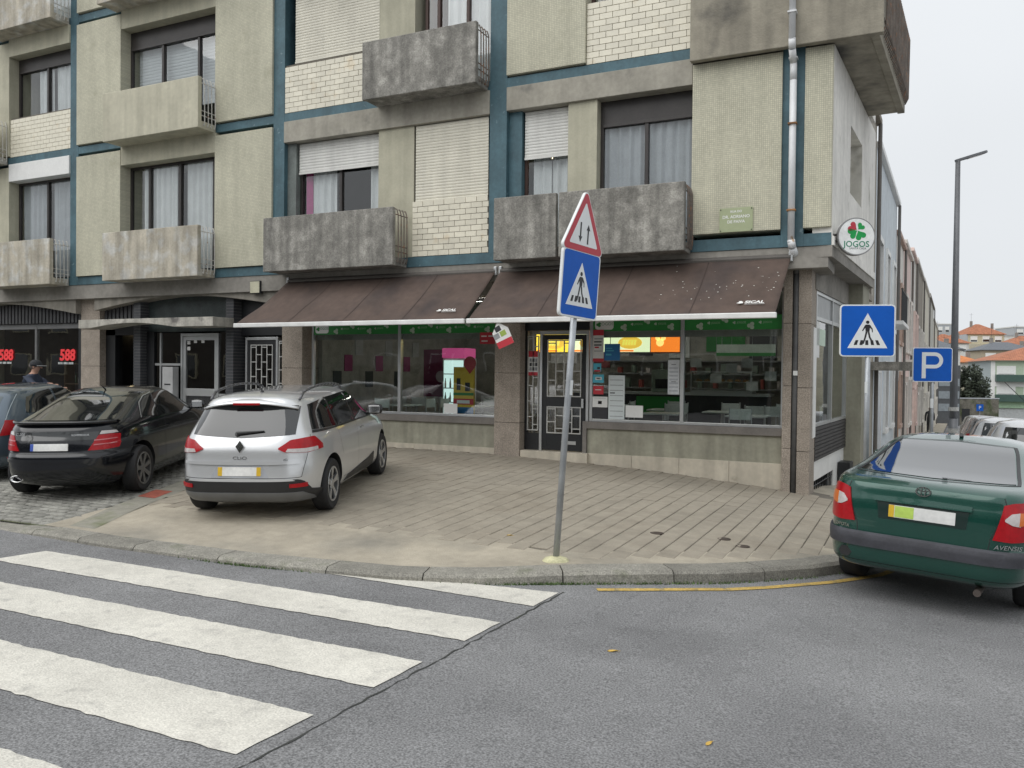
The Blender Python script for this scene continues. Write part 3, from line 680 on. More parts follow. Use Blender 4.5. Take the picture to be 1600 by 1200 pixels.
# doors and panels further left
fb('floor_slab', -21.7, -9.6, .1, .46, -.02, 3.0, soffit)
door(-13.1, -12.08, .5, 2.58, 'lobby_door', 1.35, lat=False, leafm=alu)
d3 = door(-11.22, -10.44, .5, 2.48, 'lattice_door', 1.05); q = MB(); lattice(q, -10.36, -10.14, .8, 2.45, .05, 2, 9); q.build('side_lattice', latm, d3); MB().box(-10.385, -10.115, .07, .076, .5, 2.5).build('pane', glass, d3)
fb('upper_panel', -14.2, -11.66, 2.68, 3.45, .08, .14, M('transom_glass_grey', (.05, .062, .062), .25, var=.2)); fb('upper_panel', -11.42, -10.12, 2.58, 3.45, .08, .14, black)
fb('side_glazing', -12.02, -11.65, .46, 2.66, .06, .07, glassd); fb('glazing_bar', -12.03, -11.645, 1.28, 1.33, .04, .09, alu)
fb('side_glazing', -13.95, -13.17, .46, 2.66, .06, .07, glassd); fb('glazing_bar', -13.97, -13.17, 1.93, 1.98, .04, .09, alu); fb('glazing_bar', -13.80, -13.76, .46, 2.66, .035, .095, alu)
dbrick = M('dark_brick', (.05, .052, .058), .5, var=.25, rnd=.2)
for x0, x1 in ((-14.42, -14.2), (-11.645, -11.43)):
    p = fb('brick_pillar', x0 + .006, x1 - .006, .3, 3.5, -.14, .3, M('dark_mortar', (.16, .16, .16), .9)); bb = MB()
    for k in range(48): bb.box(x0, x1, -.15, .29, .31 + k * .066, .31 + k * .066 + .052)
    bb.build('brick_courses', dbrick, p, kind='stuff')
# dark doorway
fb('doorway_side', -15.51, -15.2, .46, 2.9, .0, .12, black); fb('doorway_wall', -17.2, -14.43, .46, 3.2, 2.0, 2.1, dark); fb('doorway_head', -15.51, -14.43, 2.62, 2.9, .0, .1, black); fb('dark_panel', -14.19, -13.96, .46, 2.68, .02, .1, black)
fb('doorway_ceiling', -17.2, -14.43, 2.9, 2.95, .11, 2.0, dark); fb('doorway_partition', -15.51, -15.45, .46, 2.9, .13, .4, dark)
def slats(x0, x1, z0, z1, y):
    n = int((x1 - x0) / .13)
    for k in range(n): fb('slat', x0 + k * .13 + .02, x0 + k * .13 + .10, z0, z1, y - .06, y + .04, M('slat_dark', (.05, .05, .053), .6, var=.2))
    fb('slat_backing', x0, x1, z0, z1, y + .06, y + .12, black)
slats(-21.6, -16.2, 2.93, 3.40, .0); slats(-15.5, -14.45, 2.93, 3.40, .0)
# left shop glazing
lw = MB(); 
for x in (-21.65, -20.0, -18.09, -16.3): lw.box(x, x + .07, .02, .10, .5, 2.86)
lw.box(-21.6, -16.2, .03, .095, 2.80, 2.92); lw.box(-21.6, -16.2, .03, .095, .46, .62)
shopL = lw.build('bar_shopfront', M('frame_grey', (.17, .17, .17), .5, .3), bld, bev=.004)
fb('dark_panel', -16.46, -16.17, .46, 2.9, .0, .12, black)
for a, e in ((-21.58, -20), (-19.93, -18.09), (-18.02, -16.46)): MB().box(a, e, .05, .056, .62, 2.8).build('pane', glass, shopL)
redn = M('neon_red', (.55, .025, .03), .5, emit=.35)
for xc in (-16.88, -19.2):
    mt = frame((xc - .02, .03, 2.15), (1, 0, 0), (0, 0, 1)); text('588', .37, mt, redn, shopL, .006, bold=.012, shear=.08)
    bb = MB(frame((xc - .02, .03, 1.965), (1, 0, 0), (0, 0, 1))); xx = -.33
    for w in (.05, .04, .05, .03, 0, .05, .06, .04, 0, .05, .045, .03, .05):
        if w: bb.box(xx, xx + w - .01, -.025, .025, 0, .003)
        xx += w or .03
    bb.build('small_lettering', M('white_letter', (.5, .52, .52), .5), shopL)
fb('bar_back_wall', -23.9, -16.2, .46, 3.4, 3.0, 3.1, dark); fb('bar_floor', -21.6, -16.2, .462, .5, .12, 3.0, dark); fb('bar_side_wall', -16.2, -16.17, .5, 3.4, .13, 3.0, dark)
# shelf of bottles in the bar
botm = [M('bottle_a', (.12, .07, .02), .15), M('bottle_b', (.03, .06, .03), .15), M('bottle_c', (.35, .33, .28), .2)]
sh_ = MB().box(-19.6, -16.4, 1.9, 2.2, 1.40, 1.43).box(-19.6, -16.4, 1.9, 2.2, 1.95, 1.98).box(-19.6, -19.56, 1.9, 2.2, .5, 2.4).box(-16.44, -16.4, 1.9, 2.2, .5, 2.4).build('bar_shelf', M('shelf_wood', (.1, .06, .03), .6), label='wooden shelf unit holding bottles inside the dark bar', cat='shelf')
for k in range(22):
    x = -19.4 + k * .135; h = random.uniform(.24, .32)
    MB(Matrix.Translation((x, 2.02, 1.431 if k % 3 else 1.981))).lathe([(.033, 0), (.036, .01), (.036, h * .6), (.014, h * .78), (.013, h), (.0, h)], 10).build('bottle', botm[k % 3], smooth=True, label='bottle standing on the shelf inside the dark bar', cat='bottle', group='bottles on the bar shelf')
# concrete canopy over the lobby entrance
pts = [(-15.46, 2.93), (-15.46, 2.74)] + [(x, 2.74 + .10 * math.sin(PI * (x + 15.1) / 2.6)) for x in steps(-15.1, -12.5, 12)] + [(-11.4, 2.74), (-11.4, 2.93)]
MB().prism(pts, -.75, -.16, 'y').build('entrance_canopy', M('canopy_concrete', (.44, .42, .37), .85, var=.2, scale=3, streak=.3, blot=((.15, .14, .13), 3, .58, .72)), bld, bev=.008)
# letter box, wall lamp
lb = thing('letter_box', (-13.36, -.02, .5), label='tall grey steel letter box cabinet beside the lobby door', cat='letter box')
MB().box(-13.52, -13.2, -.14, .03, .5, 1.9).build('cabinet', M('grey_steel', (.42, .42, .42), .5, .2, var=.1), lb, bev=.008)
MB().box(-13.49, -13.23, -.146, -.141, 1.3, 1.32).box(-13.45, -13.27, -.146, -.141, 1.5, 1.53).build('slots', black, lb)
wl = thing('wall_lamp', (-10.6, -.3, 3.52), label='square floodlight fixed to the concrete beam left of the awning', cat='lamp')
MB().box(-10.73, -10.46, -.42, -.33, 3.40, 3.66).build('housing', black, wl, bev=.01); MB().box(-10.715, -10.475, -.427, -.421, 3.415, 3.645).build('lens', M('lamp_lens', (.5, .48, .36), .3), wl); MB().box(-10.62, -10.57, -.33, -.29, 3.5, 3.56).build('bracket', black, wl)
# drainpipe on the corner
pm = M('pipe_white', (.68, .69, .70), .45, var=.06, streak=.15, blot=((.35, .2, .08), 4, .70, .76)); pmd = M('pipe_grey', (.10, .10, .10), .6, var=.2, streak=.2)
PX = -.21
dp = MB(); dp.bar((PX, -.70, 6.72), (PX, -.70, TOPZ), .048, 12); dp.tube([(PX, -.70, 6.74), (PX, -.66, 6.60), (PX, -.50, 6.45), (PX, -.49, 6.2)], .05, 12); dp.bar((PX, -.49, 6.3), (PX, -.49, 3.82), .05, 12); dp.tube([(PX, -.49, 3.86), (PX + .02, -.47, 3.74), (PX + .05, -.30, 3.63), (PX + .055, -.2, 3.60)], .056, 12)
drp = dp.build('drainpipe', pm, bld, smooth=True)
MB().tube([(PX + .055, -.2, 3.62), (PX + .045, -.13, 3.4), (PX + .045, -.13, .0)], .042, 12).build('lower_pipe', pmd, drp, smooth=True)
for z, m_ in ((7.1, pm), (5.55, None), (4.28, None), (6.5, pm)): MB().box(PX - .062, PX + .062, -.56 if z < 6.6 else -.76, -.45 if z < 6.6 else -.63, z, z + .022).build('pipe_clamp', m_ or M('rust', (.3, .15, .06), .8, var=.3), drp)
MB().box(.015, .02, -.175, -.171, 1.9, 1.97).build('number_plate', white, drp) if False else MB().box(PX + .02, PX + .085, -.18, -.175, 1.86, 1.93).build('sticker', white, drp)
# side front on the side street
sb('side_sill_panel', .50, 3.75, -.05, .02, .5, 1.05, M('slat_panel_dark', (.035, .033, .032), .7, var=.2))
for k in range(9): sb('side_slat', .50, 3.75, .021, .035, .51 + k * .06, .51 + k * .06 + .045, M('slat_panel', (.045, .042, .04), .6, var=.25))
sb('side_plinth', .50, 3.75, -.1, .0, .18, .497, white); sb('side_plinth', 2.6, 3.75, -.12, -.002, -.6, .18, white); sb('basement_recess', .50, 2.6, -.5, -.4, -.6, .18, dark)
g_ = MB(SM)
for k in range(13): g_.bar((-.03, .6 + k * .16, -.4), (-.03, .6 + k * .16, .179), .01, 5)
for z in (-.12, .08): g_.bar((-.03, .5, z), (-.03, 2.6, z), .01, 5)
g_.build('basement_grille', black, bld)
fr = MB(SM)
for y0, y1 in ((.50, .56), (2.05, 2.11), (3.69, 3.75)): fr.box(-.04, .03, y0, y1, 1.05, 3.2)
for z0, z1 in ((1.051, 1.10), (2.74, 2.80), (3.15, 3.2)): fr.box(-.035, .025, .56, 3.69, z0, z1)
sf = fr.build('side_shop_window', alu, bld)
for y0, y1 in ((.56, 2.05), (2.11, 3.69)):
    MB(SM).box(-.01, -.004, y0, y1, 1.1, 2.74).build('pane', GLASS('shop_glass'), sf); MB(SM).box(-.02, -.004, y0, y1, 2.8, 3.15).build('transom', M('transom_grey', (.35, .36, .36), .4), sf)
MB(SM).box(.0, .003, .62, 1.5, 2.35, 2.62).build('window_print', M('pale_print', (.55, .68, .55), .5), sf); MB(SM).box(.0, .003, .62, .95, 2.15, 2.72).build('window_print', whitef, sf)
sb('side_beam', .3, 4.7, -.3, .05, 3.2, 3.6, soffit); sb('side_pier', 3.75, 4.7, -.3, .30, -1., 3.6, rendg); sb('corner_tile', .515, .56, .0, .02, .5, 3.2, plinthm) if False else None
fb('white_corner_strip', .062, .075, .9, 2.6, .1, .48, white)
sb('cellar_box', 3.0, 3.4, .01, .22, -.4, .28, black, .01)
fb('rear_wall', -24, -.4, -.5, 3.599, 6.7, 6.8, dark); fb('end_wall', -24.1, -24.002, -.2, TOPZ - .01, -.3, 9., creampier)
fb('lobby_back_wall', -14.4, -9.62, .46, 3.44, 3.02, 3.1, dark); fb('lobby_side_wall', -14.42, -14.36, .46, 3.44, .31, 3.0, dark)
# cafe room
fb('cafe_floor', -9.6, -.05, .30, .44, .21, 6.5, M('floor_tile', (.22, .2, .18), .4)); fb('cafe_back_wall', -9.6, -.0, .44, 3.4, 6.5, 6.6, M('cafe_wall', (.36, .34, .30), .8, var=.2)); fb('cafe_ceiling', -9.6, -.05, 3.35, 3.44, .11, 6.5, M('cafe_ceiling', (.3, .3, .29), .8))
fb('cafe_side_wall', -9.6, -9.5, .44, 3.35, .36, 6.5, M('cafe_wall', (.36, .34, .30), .8, var=.2)); sb('cafe_side_wall', 3.76, 6.4, -.45, -.31, .44, 3.35, M('cafe_wall', (.2, .19, .17)))
# ================================================================== awnings
awm = M('awning_brown', (.09, .062, .050), .85, var=.14, scale=1.3, streak=.12, fine=.1, blot=((.05, .038, .036), 1.2, .5, .75))
barw = M('awning_bar', (.74, .74, .72), .45, .1, var=.08, scale=6)
def awning(xa, xb, xl, xr, lab, lx):
    t = thing('awning', ((xl + xr) / 2, -.4, 2.7), label=lab, cat='awning')
    n, m = 70, 18; rows = []
    YT, ZT, YB, ZB = -.42, 3.60, -1.5, 2.72
    for j in range(m + 1):
        v = j / m; r = []
        for i in range(n + 1):
            u = i / n; x = (xa + (xl - xa) * v) * (1 - u) + (xb + (xr - xb) * v) * u
            sag = -.045 * math.sin(PI * v) * (.7 + .3 * math.sin(3 * u * PI + 1)) - .012 * math.sin(u * PI * 9 + v * 5) * math.sin(PI * v) - .008 * math.sin(u * 41 - v * 9) * v * (1 - v) * 3
            r.append((x, YT + (YB - YT) * v, ZT + (ZB - ZT) * v + sag))
        rows.append(r)
    o = MB().grid(rows).build('fabric', awm, t, smooth=True); so = o.modifiers.new('s', 'SOLIDIFY'); so.thickness = .004
    def at_(u, v, off=.004):
        i, j = min(n - 1, int(u * n)), min(m - 1, int(v * m)); a, b_, c_, d_ = (Vector(rows[j][i]), Vector(rows[j][i + 1]), Vector(rows[j + 1][i]), Vector(rows[j + 1][i + 1])); fu, fv = u * n - i, v * m - j
        p = (a * (1 - fu) + b_ * fu) * (1 - fv) + (c_ * (1 - fu) + d_ * fu) * fv; nn = (b_ - a).cross(c_ - a).normalized(); nn = nn if nn.z > 0 else -nn
        return p + nn * off
    for k in range(1, 4):
        u = k / 4.; w = .0016; MB().grid([[at_(u - w, v, .0045), at_(u + w, v, .0045)] for v in steps(.0, .995, 24)]).build('fabric_seam', M('awning_seam', (.05, .035, .03), .9), t)
    if lx > -2:
        q = MB(); rd = random.Random(5)
        for k in range(46):
            p = at_(min(.985, .62 + .36 * rd.random() ** .7), min(.95, abs(rd.gauss(.45, .17))), .006); r_ = rd.uniform(.004, .013); q.add([(p.x + r_ * math.cos(z_ * 1.257), p.y + r_ * .7 * math.sin(z_ * 1.257), p.z + r_ * .5 * math.sin(z_ * 1.257)) for z_ in range(5)], [(0, 1, 2, 3, 4)])
        q.build('droppings', M('droppings', (.6, .58, .53), .9), t, kind='stuff')
    MB().box(xl - .02, xr + .02, YB - .05, YB + .02, 2.645, 2.725).build('front_bar', barw, t, bev=.012)
    MB().bar((xa, -.38, 3.62), (xb, -.38, 3.62), .05, 12).build('roller', M('awning_roller', (.1, .09, .08), .6), t)
    ar = MB()
    for xx in (xl + .25, xr - .25): ar.tube([(xx, -.33, 3.42), (xx + (.5 if xx < (xl + xr) / 2 else -.5), -.95, 3.0), (xx, -1.46, 2.70)], .018, 6)
    ar.build('folding_arm', alu, t)
    for xx in (xa, xb): MB().box(xx - .03, xx + .03, -.42, -.28, 3.55, 3.70).build('bracket', alu, t, bev=.01)
    d = Vector((0, YB - YT, ZB - ZT)).normalized()
    p = Vector((0, YT, ZT)) + Vector((0, YB - YT, ZB - ZT)) * .83
    mt = frame((lx, p.y - .012, p.z + .008), (1, 0, 0), (0, -d.y, -d.z))
    mt = mt @ Matrix.Diagonal((.66, .66, 1, 1)); text('SICAL', .125, mt @ Matrix.Translation((0, 0, .012)), white, t, .001, bold=.004, shear=.15, sx=1.25)
    q = MB(mt); q.prism([(-.37, -.03), (-.30, -.045), (-.23, -.03), (-.235, .01), (-.27, .045), (-.33, .04), (-.31, .01)], .010, .013); q.build('logo', white, t)
    MB(mt).box(-.2, .22, -.075, -.068, .010, .013).build('logo_underline', white, t)
    return t
awning(-9.75, -5.14, -10.05, -5.14, 'long brown fabric awning left of the cafe door, its front bar scuffed', -5.52)
awning(-5.04, -.22, -5.06, -.27, 'long brown fabric awning over the cafe door reaching the building corner', -.58)
# ================================================================== posters and things on the cafe glass
def poster(x0, x1, z0, z1, mat, lab, y=.028, bits=(), cat='poster', txt=None):
    bb = MB().box(x0, x1, y - .002, y, z0, z1); o = bb.build('poster', mat, label=lab, cat=cat)
    w, h = x1 - x0, z1 - z0
    for (a, e, c, d, m_) in bits: MB().box(x0 + a * w, x0 + e * w, y - .004, y - .0021, z0 + c * h, z0 + d * h).build('print', m_, o)
    if txt:
        for s_, sz, u, v, m_ in txt: text(s_, sz, frame((x0 + u * w, y - .0045, z0 + v * h), (1, 0, 0), (0, 0, 1)), m_, o, .0005)
    return o
bl = M('film_blue', (.02, .16, .38), .5, var=.05); cy = M('film_cyan', (.08, .42, .55), .5, var=.05); gr = M('print_grey', (.28, .29, .30), .6); yl = M('film_yellow', (.72, .48, .05), .5, var=.06); dk = M('print_dark', (.03, .03, .035), .5)
poster(-3.475, -3.285, 2.06, 2.60, whitef, 'tall white poster with red ends at the top of the cafe window beside the door', bits=((0, 1, .82, 1, redf), (0, 1, 0, .1, redf), (.1, .9, .70, .73, gr), (.1, .8, .60, .64, dk), (.1, .8, .5, .54, dk), (.15, .55, .42, .47, redf), (.1, .9, .32, .34, gr)))
poster(-3.27, -2.995, 2.08, 2.36, bl, 'dark blue square sticker on the cafe window under the lit menu', bits=((.1, .5, .7, .76, cy), (.1, .6, .55, .62, cy), (.1, .45, .3, .4, cy)))
poster(-3.465, -3.325, 1.89, 2.03, cy, 'small light blue sticker with a red foot on the cafe window', bits=((.1, .9, 0, .2, redf), (.5, .85, .3, .55, dk)))
poster(-3.475, -3.275, 1.70, 1.84, cy, 'wider light blue sticker above the red one on the cafe window', bits=((.25, .8, .35, .7, whitef), (.35, .7, .45, .6, gr)))
poster(-3.465, -3.28, 1.505, 1.645, redf, 'plain red sticker with a pale line on the cafe window', bits=((.2, .8, .5, .58, whitef),))
poster(-3.475, -3.205, 1.285, 1.465, whitef, 'white sheet with a small camera symbol at the bottom of the cafe window', bits=((.1, .9, .85, .88, gr), (.38, .62, .3, .6, dk), (.42, .58, .36, .54, whitef)))
poster(-3.475, -3.21, 1.09, 1.28, dk, 'black panel stuck at the foot of the cafe window', )
poster(-3.19, -2.905, 1.09, 1.83, M('list_paper', (.6, .65, .65), .5, var=.04), 'tall pale list with rows of boxes on the cafe window', bits=tuple((.1, .9, .06 + .118 * k, .075 + .118 * k, gr) for k in range(8)) + ((.1, .4, .585, .61, dk),))
poster(-2.885, -2.585, 1.13, 1.33, whitef, 'blank white notice low on the cafe window', )
poster(-2.17, -1.98, 1.53, 2.09, M('notice_paper', (.62, .64, .66), .5), 'long white printed notice beside the window mullion', bits=tuple((.12, .88, .08 + .11 * k, .13 + .11 * k, M('fine_print', (.45, .47, .5), .6)) for k in range(7)) + ((.3, .7, .36, .375, dk), (.3, .7, .86, .875, dk)))
poster(-4.69, -4.51, 1.81, 2.24, whitef, 'narrow poster with red ends on the side light of the cafe door', .045, bits=((0, 1, .76, 1, redf), (0, 1, 0, .14, redf)) + tuple((.12 + .3 * a, .35 + .3 * a, .2 + .18 * c, .34 + .18 * c, dk if (a + c) % 2 else gr) for a in range(3) for c in range(3)))
poster(-5.66, -5.31, 2.37, 2.58, redf, 'red sticker with white wording at the top corner of the cafe window', .028, bits=((.08, .4, .62, .72, whitef), (.5, .95, .62, .72, whitef), (.1, .45, .2, .3, whitef)))
poster(-6.42, -6.13, 1.09, 1.27, whitef, 'blank white card behind the cafe window next to the yellow display', .05)
# small stickers on the glass of the lobby door
for k, (x, z) in enumerate(((-12.98, 2.40), (-12.98, 2.27), (-12.78, 2.43), (-12.56, 2.43))): poster(x, x + .09, z, z + .08, whitef, 'small white sticker on the lobby door glass', .062, cat='sticker')['group'] = 'stickers on the lobby door'
# pennant hanging from the awning bar
pn = thing('hanging_flyer', (-4.52, -1.5, 2.4), label='white and red paper flyer hanging by one corner from the awning bar', cat='flyer')
mt = frame((-4.53, -1.515, 2.66), (math.cos(.15), math.sin(.15), 0), (0, 0, 1)) @ Matrix.Rotation(math.radians(28), 4, 'Z')
MB(mt).prism([(0, 0), (-.16, -.13), (-.17, -.40), (.10, -.42), (.12, -.16)], -.002, 0).build('sheet', whitef, pn)
MB(mt).prism([(-.17, -.40), (.10, -.42), (.105, -.31), (-.167, -.295)], .0005, .002).build('red_band', redf, pn)
for a, c, m_ in ((-.05, -.10, dk), (-.12, -.2, gr), (.0, -.2, M('lime_print', (.3, .4, .08), .5))): MB(mt).box(a - .045, a + .055, c - .045, c + .04, .0005, .002).build('print', m_, pn)
MB().bar((-4.53, -1.515, 2.655), (-4.53, -1.5, 2.70), .003, 4).build('string', white, pn)
# ================================================================== cafe interior
def emis(name, c, s): return M(name, c, .5, emit=s, var=0)
lbx = thing('menu_lightbox', (-4.3, 3.1, 2.4), label='lit menu board with food pictures and an orange end panel inside the cafe', cat='menu board')
MB().box(-5.9, -2.72, 3.02, 3.2, 2.28, 2.70).build('case', dk, lbx)
pms = [emis('menu_pale', (.75, .82, .5), 1.1), emis('menu_yellow', (.85, .62, .05), 1.2), emis('menu_pale', (.75, .82, .5), 1.1), emis('menu_orange', (.85, .2, .02), 1.2)]
xs_ = [-5.88, -5.05, -4.2, -3.35, -2.74]
for k in range(4):
    p = MB().box(xs_[k] + .01, xs_[k + 1] - .01, 3.005, 3.018, 2.30, 2.68).build('panel', pms[(k + 1) % 4 if k == 0 else (3 if k == 3 else (0 if k == 1 else 2))], lbx)
    if k < 3:
        q = MB(frame(((xs_[k] + xs_[k + 1]) / 2, 3.002, 2.49), (1, 0, 0), (0, 0, 1)))
        q.prism([(x * 1.6, y * .8) for x, y in disc_pts(.16, 16)], 0, .002); q.build('food_print', emis('menu_food', (.8, .5, .06), 1.), p)
        q = MB(frame(((xs_[k] + xs_[k + 1]) / 2, 2.999, 2.49), (1, 0, 0), (0, 0, 1)))
        for j in range(5): q.prism([(-.15 + j * .06 - .02, -.05), (-.15 + j * .06 + .03, -.05), (-.15 + j * .06 + .05, .06), (-.15 + j * .06, .06)], 0, .002)
        q.build('food_print', emis('menu_food2', (.75, .66, .1), 1.1), p)
        MB().box(xs_[k] + .03, xs_[k] + .5, 2.998, 3.001, 2.31, 2.345).build('strip_print', emis('menu_orange', (.85, .2, .02), 1.2), p)
    else:
        q = MB(frame((-3.1, 3.002, 2.49), (1, 0, 0), (0, 0, 1))); q.prism(disc_pts(.08, 14, -.05, 0), 0, .002); q.prism(disc_pts(.05, 10, -.1, .09), 0, .002); q.prism(disc_pts(.05, 10, .02, .09), 0, .002); q.build('symbol', emis('menu_sym', (.95, .7, .2), 1.2), p)
fg = thing('drinks_fridge', (-7.35, 2.0, .44), label='narrow lit glass door fridge with a pink header inside the cafe', cat='fridge')
MB().box(-7.62, -7.08, 2.03, 2.55, .44, 2.15).build('body', white, fg, bev=.01); MB().box(-7.62, -7.08, 2.0, 2.5, 2.155, 2.36).build('header', emis('fridge_pink', (.6, .08, .25), .5), fg)
MB().box(-7.58, -7.12, 2.01, 2.028, .62, 2.1).build('lit_door', emis('fridge_light', (.65, .85, .82), .9), fg)
for z in (.9, 1.2, 1.5, 1.8): MB().box(-7.58, -7.12, 1.99, 2.008, z, z + .02).build('shelf', gr, fg)
for k in range(12): MB(Matrix.Translation((-7.53 + (k % 4) * .12, 1.997, (.92, 1.22, 1.52)[k // 4]))).lathe([(.02, 0), (.022, .1), (.01, .16), (.009, .2)], 8).build('bottle', botm[k % 3], fg)
st = thing('display_stand', (-6.1, .3, .44), label='yellow cardboard display with blue and red bands behind the cafe window', cat='display stand')
MB().box(-6.33, -5.9, .25, .30, .44, 1.95).build('board', yl, st)
q = MB(frame((-5.98, .24, 2.02), (1, 0, 0), (0, 0, 1))); q.prism(disc_pts(.13, 20), -.005, 0); q.prism([(-.1, -.08), (0, -.2), (.1, -.08)], -.005, -.001); q.build('red_topper', redf, st)
for z0, z1, m_ in ((1.42, 1.47, greenb), (1.25, 1.36, redf), (1.27, 1.33, whitef), (1.08, 1.2, bl), (.8, .95, redf)): MB().box(-6.33 + (.08 if m_ is whitef else 0), -5.9 - (.08 if m_ is whitef else 0), .244 - (.002 if m_ is whitef else 0), .249, z0, z1).build('band', m_, st)
MB().box(-6.26, -6.18, .244, .249, 1.52, 1.74).box(-6.08, -5.98, .244, .249, 1.5, 1.66).build('print', dk, st)
MB().box(-8.45, -7.8, 2.6, 2.64, 1.3, 2.35).build('pink_banner', M('banner_pink', (.16, .015, .07), .6, var=.1), label='dark pink banner with a white disc hanging inside the cafe', cat='banner')
o = bpy.data.objects['pink_banner']; MB(frame((-8.0, 2.595, 1.75), (1, 0, 0), (0, 0, 1))).prism(disc_pts(.13, 20), 0, .004).build('white_disc', M('disc_grey', (.5, .45, .48), .5), o)
# counter, coffee machine, shelves with things
ct = thing('bar_counter', (-3.4, 4.2, .44), label='dark serving counter with a steel top at the back of the cafe', cat='counter')
MB().box(-5.6, -1.2, 3.9, 4.5, .44, 1.42).build('body', dk, ct); MB().box(-5.65, -1.15, 3.85, 4.55, 1.421, 1.47).build('top', alu, ct); MB().box(-3.9, -2.9, 3.88, 3.899, 1.0, 1.38).build('green_front', greenb, ct)
cmh = thing('coffee_machine', (-3.35, 4.2, 1.47), label='pale green coffee machine on the cafe counter', cat='coffee machine')
MB().box(-3.6, -3.1, 3.95, 4.4, 1.471, 1.95).build('body', M('machine_green', (.4, .48, .4), .35), cmh, bev=.03); MB().box(-3.5, -3.2, 3.93, 3.949, 1.55, 1.75).build('opening', dk, cmh)
shf = MB(); 
for z in (1.5, 1.85, 2.15): shf.box(-5.4, -.6, 6.2, 6.49, z, z + .03)
shf.build('back_shelf', M('shelf_grey', (.2, .2, .2), .6), label='grey shelves on the back wall of the cafe', cat='shelf')
for k in range(26):
    x = -5.3 + k * .18; z = (1.531, 1.881)[k % 2]; c = random.choice(['a', 'b', 'c'])
    MB().box(x, x + random.uniform(.06, .13), 6.22, 6.4, z, z + random.uniform(.12, .24)).build('carton', M('carton_' + c, {'a': (.45, .4, .38), 'b': (.3, .06, .05), 'c': (.16, .2, .16)}[c], .6), bev=.008, label='small carton standing on the back shelf of the cafe', cat='carton', group='cartons on the cafe shelf')
for k, (x, z) in enumerate(((-1.6, 2.0), (-1.15, 1.75), (-.75, 2.05), (-1.5, 1.55), (-2.6, 2.0), (-2.2, 1.7), (-3.0, 1.95), (-1.9, 1.9))):
    MB().box(x, x + .22, 3.3, 3.31, z, z + .18).bar((x + .11, 3.305, z + .18), (x + .11, 3.305, 3.35), .003, 4).build('hanging_notice', M('notice_grey', (.42, .43, .42), .6), label='small pale notice hanging inside the cafe', cat='notice', group='notices hanging in the cafe')
lg = MB().box(-2.0, -.9, 2.9, 2.94, 2.28, 2.44).build('counter_sign', M('sign_pale', (.5, .55, .5), .5), label='pale long sign with a green foot inside the cafe', cat='sign'); MB().box(-2.0, -.9, 2.89, 2.899, 2.22, 2.28).build('green_foot', greenb, lg); MB().bar((-1.9, 2.92, 2.44), (-1.9, 2.92, 3.35), .004).bar((-1.0, 2.92, 2.44), (-1.0, 2.92, 3.35), .004).build('wires', alu, lg)
ttop = M('table_white', (.62, .64, .62), .4); chm = M('chair_steel', (.5, .5, .5), .35, .7)
def table():
    t = thing('cafe_table', (0, 0, 0)); MB().box(-.33, .33, -.33, .33, .70, .73).build('table_top', ttop, t, bev=.01); MB().bar((0, 0, .02), (0, 0, .70), .035, 10).build('column', chm, t); MB().box(-.22, .22, -.22, .22, 0, .02).build('foot', chm, t); return t
def chair():
    t = thing('cafe_chair', (0, 0, 0)); MB().box(-.19, .19, -.19, .19, .44, .465).build('seat', ttop, t, bev=.01)
    for sx, sy in ((-1, -1), (1, -1), (-1, 1), (1, 1)): MB().bar((sx * .2, sy * .22, 0), (sx * .17, sy * .17, .45 if sy < 0 else .88), .012, 6).build('leg', chm, t)
    MB().box(-.17, .17, .165, .185, .68, .86).build('backrest', ttop, t, bev=.006); return t
T0, C0 = table(), chair()
first = [True, True]
tp = [(-2.55, 1.2), (-1.1, 1.25), (-1.75, 2.4), (-.75, 2.6), (-2.9, 2.7), (-8.2, 1.3), (-6.6, 1.6), (-7.6, 3.4), (-6.1, 3.2), (-8.9, 3.0)]
for k, (x, y) in enumerate(tp):
    t = T0 if k == 0 else copy_tree(T0); t.location = (x, y, .44)
    tag(t, 'small white topped table with a steel column inside the cafe', 'table', 'cafe tables')
    for dx, dy, rz in ((.0, .52, 0), (0., -.50, PI), (.52, .05, -PI / 2)) if k % 2 else ((.02, .52, .1), (-.54, .0, PI / 2)):
        c = C0 if first[0] else copy_tree(C0); first[0] = False; c.location = (x + dx, y + dy, .44); c.rotation_euler = (0, 0, rz)
        tag(c, 'steel framed chair with a pale seat at a cafe table', 'chair', 'cafe chairs')
cl_ = M('cafe_fill_lamp', (1, .95, .85), emit=11.)  # strip lamps added to brighten the cafe interior
for k, (x, y) in enumerate(((-2.0, 4.8), (-4.6, 4.8), (-7.2, 4.2), (-1.6, 1.7), (-6.6, 1.7))): MB().box(x - .5, x + .5, y - .07, y + .07, 3.30, 3.345).build('ceiling_lamp', cl_, label='strip lamp added under the cafe ceiling to brighten the room', cat='lamp', group='added cafe fill lamps')
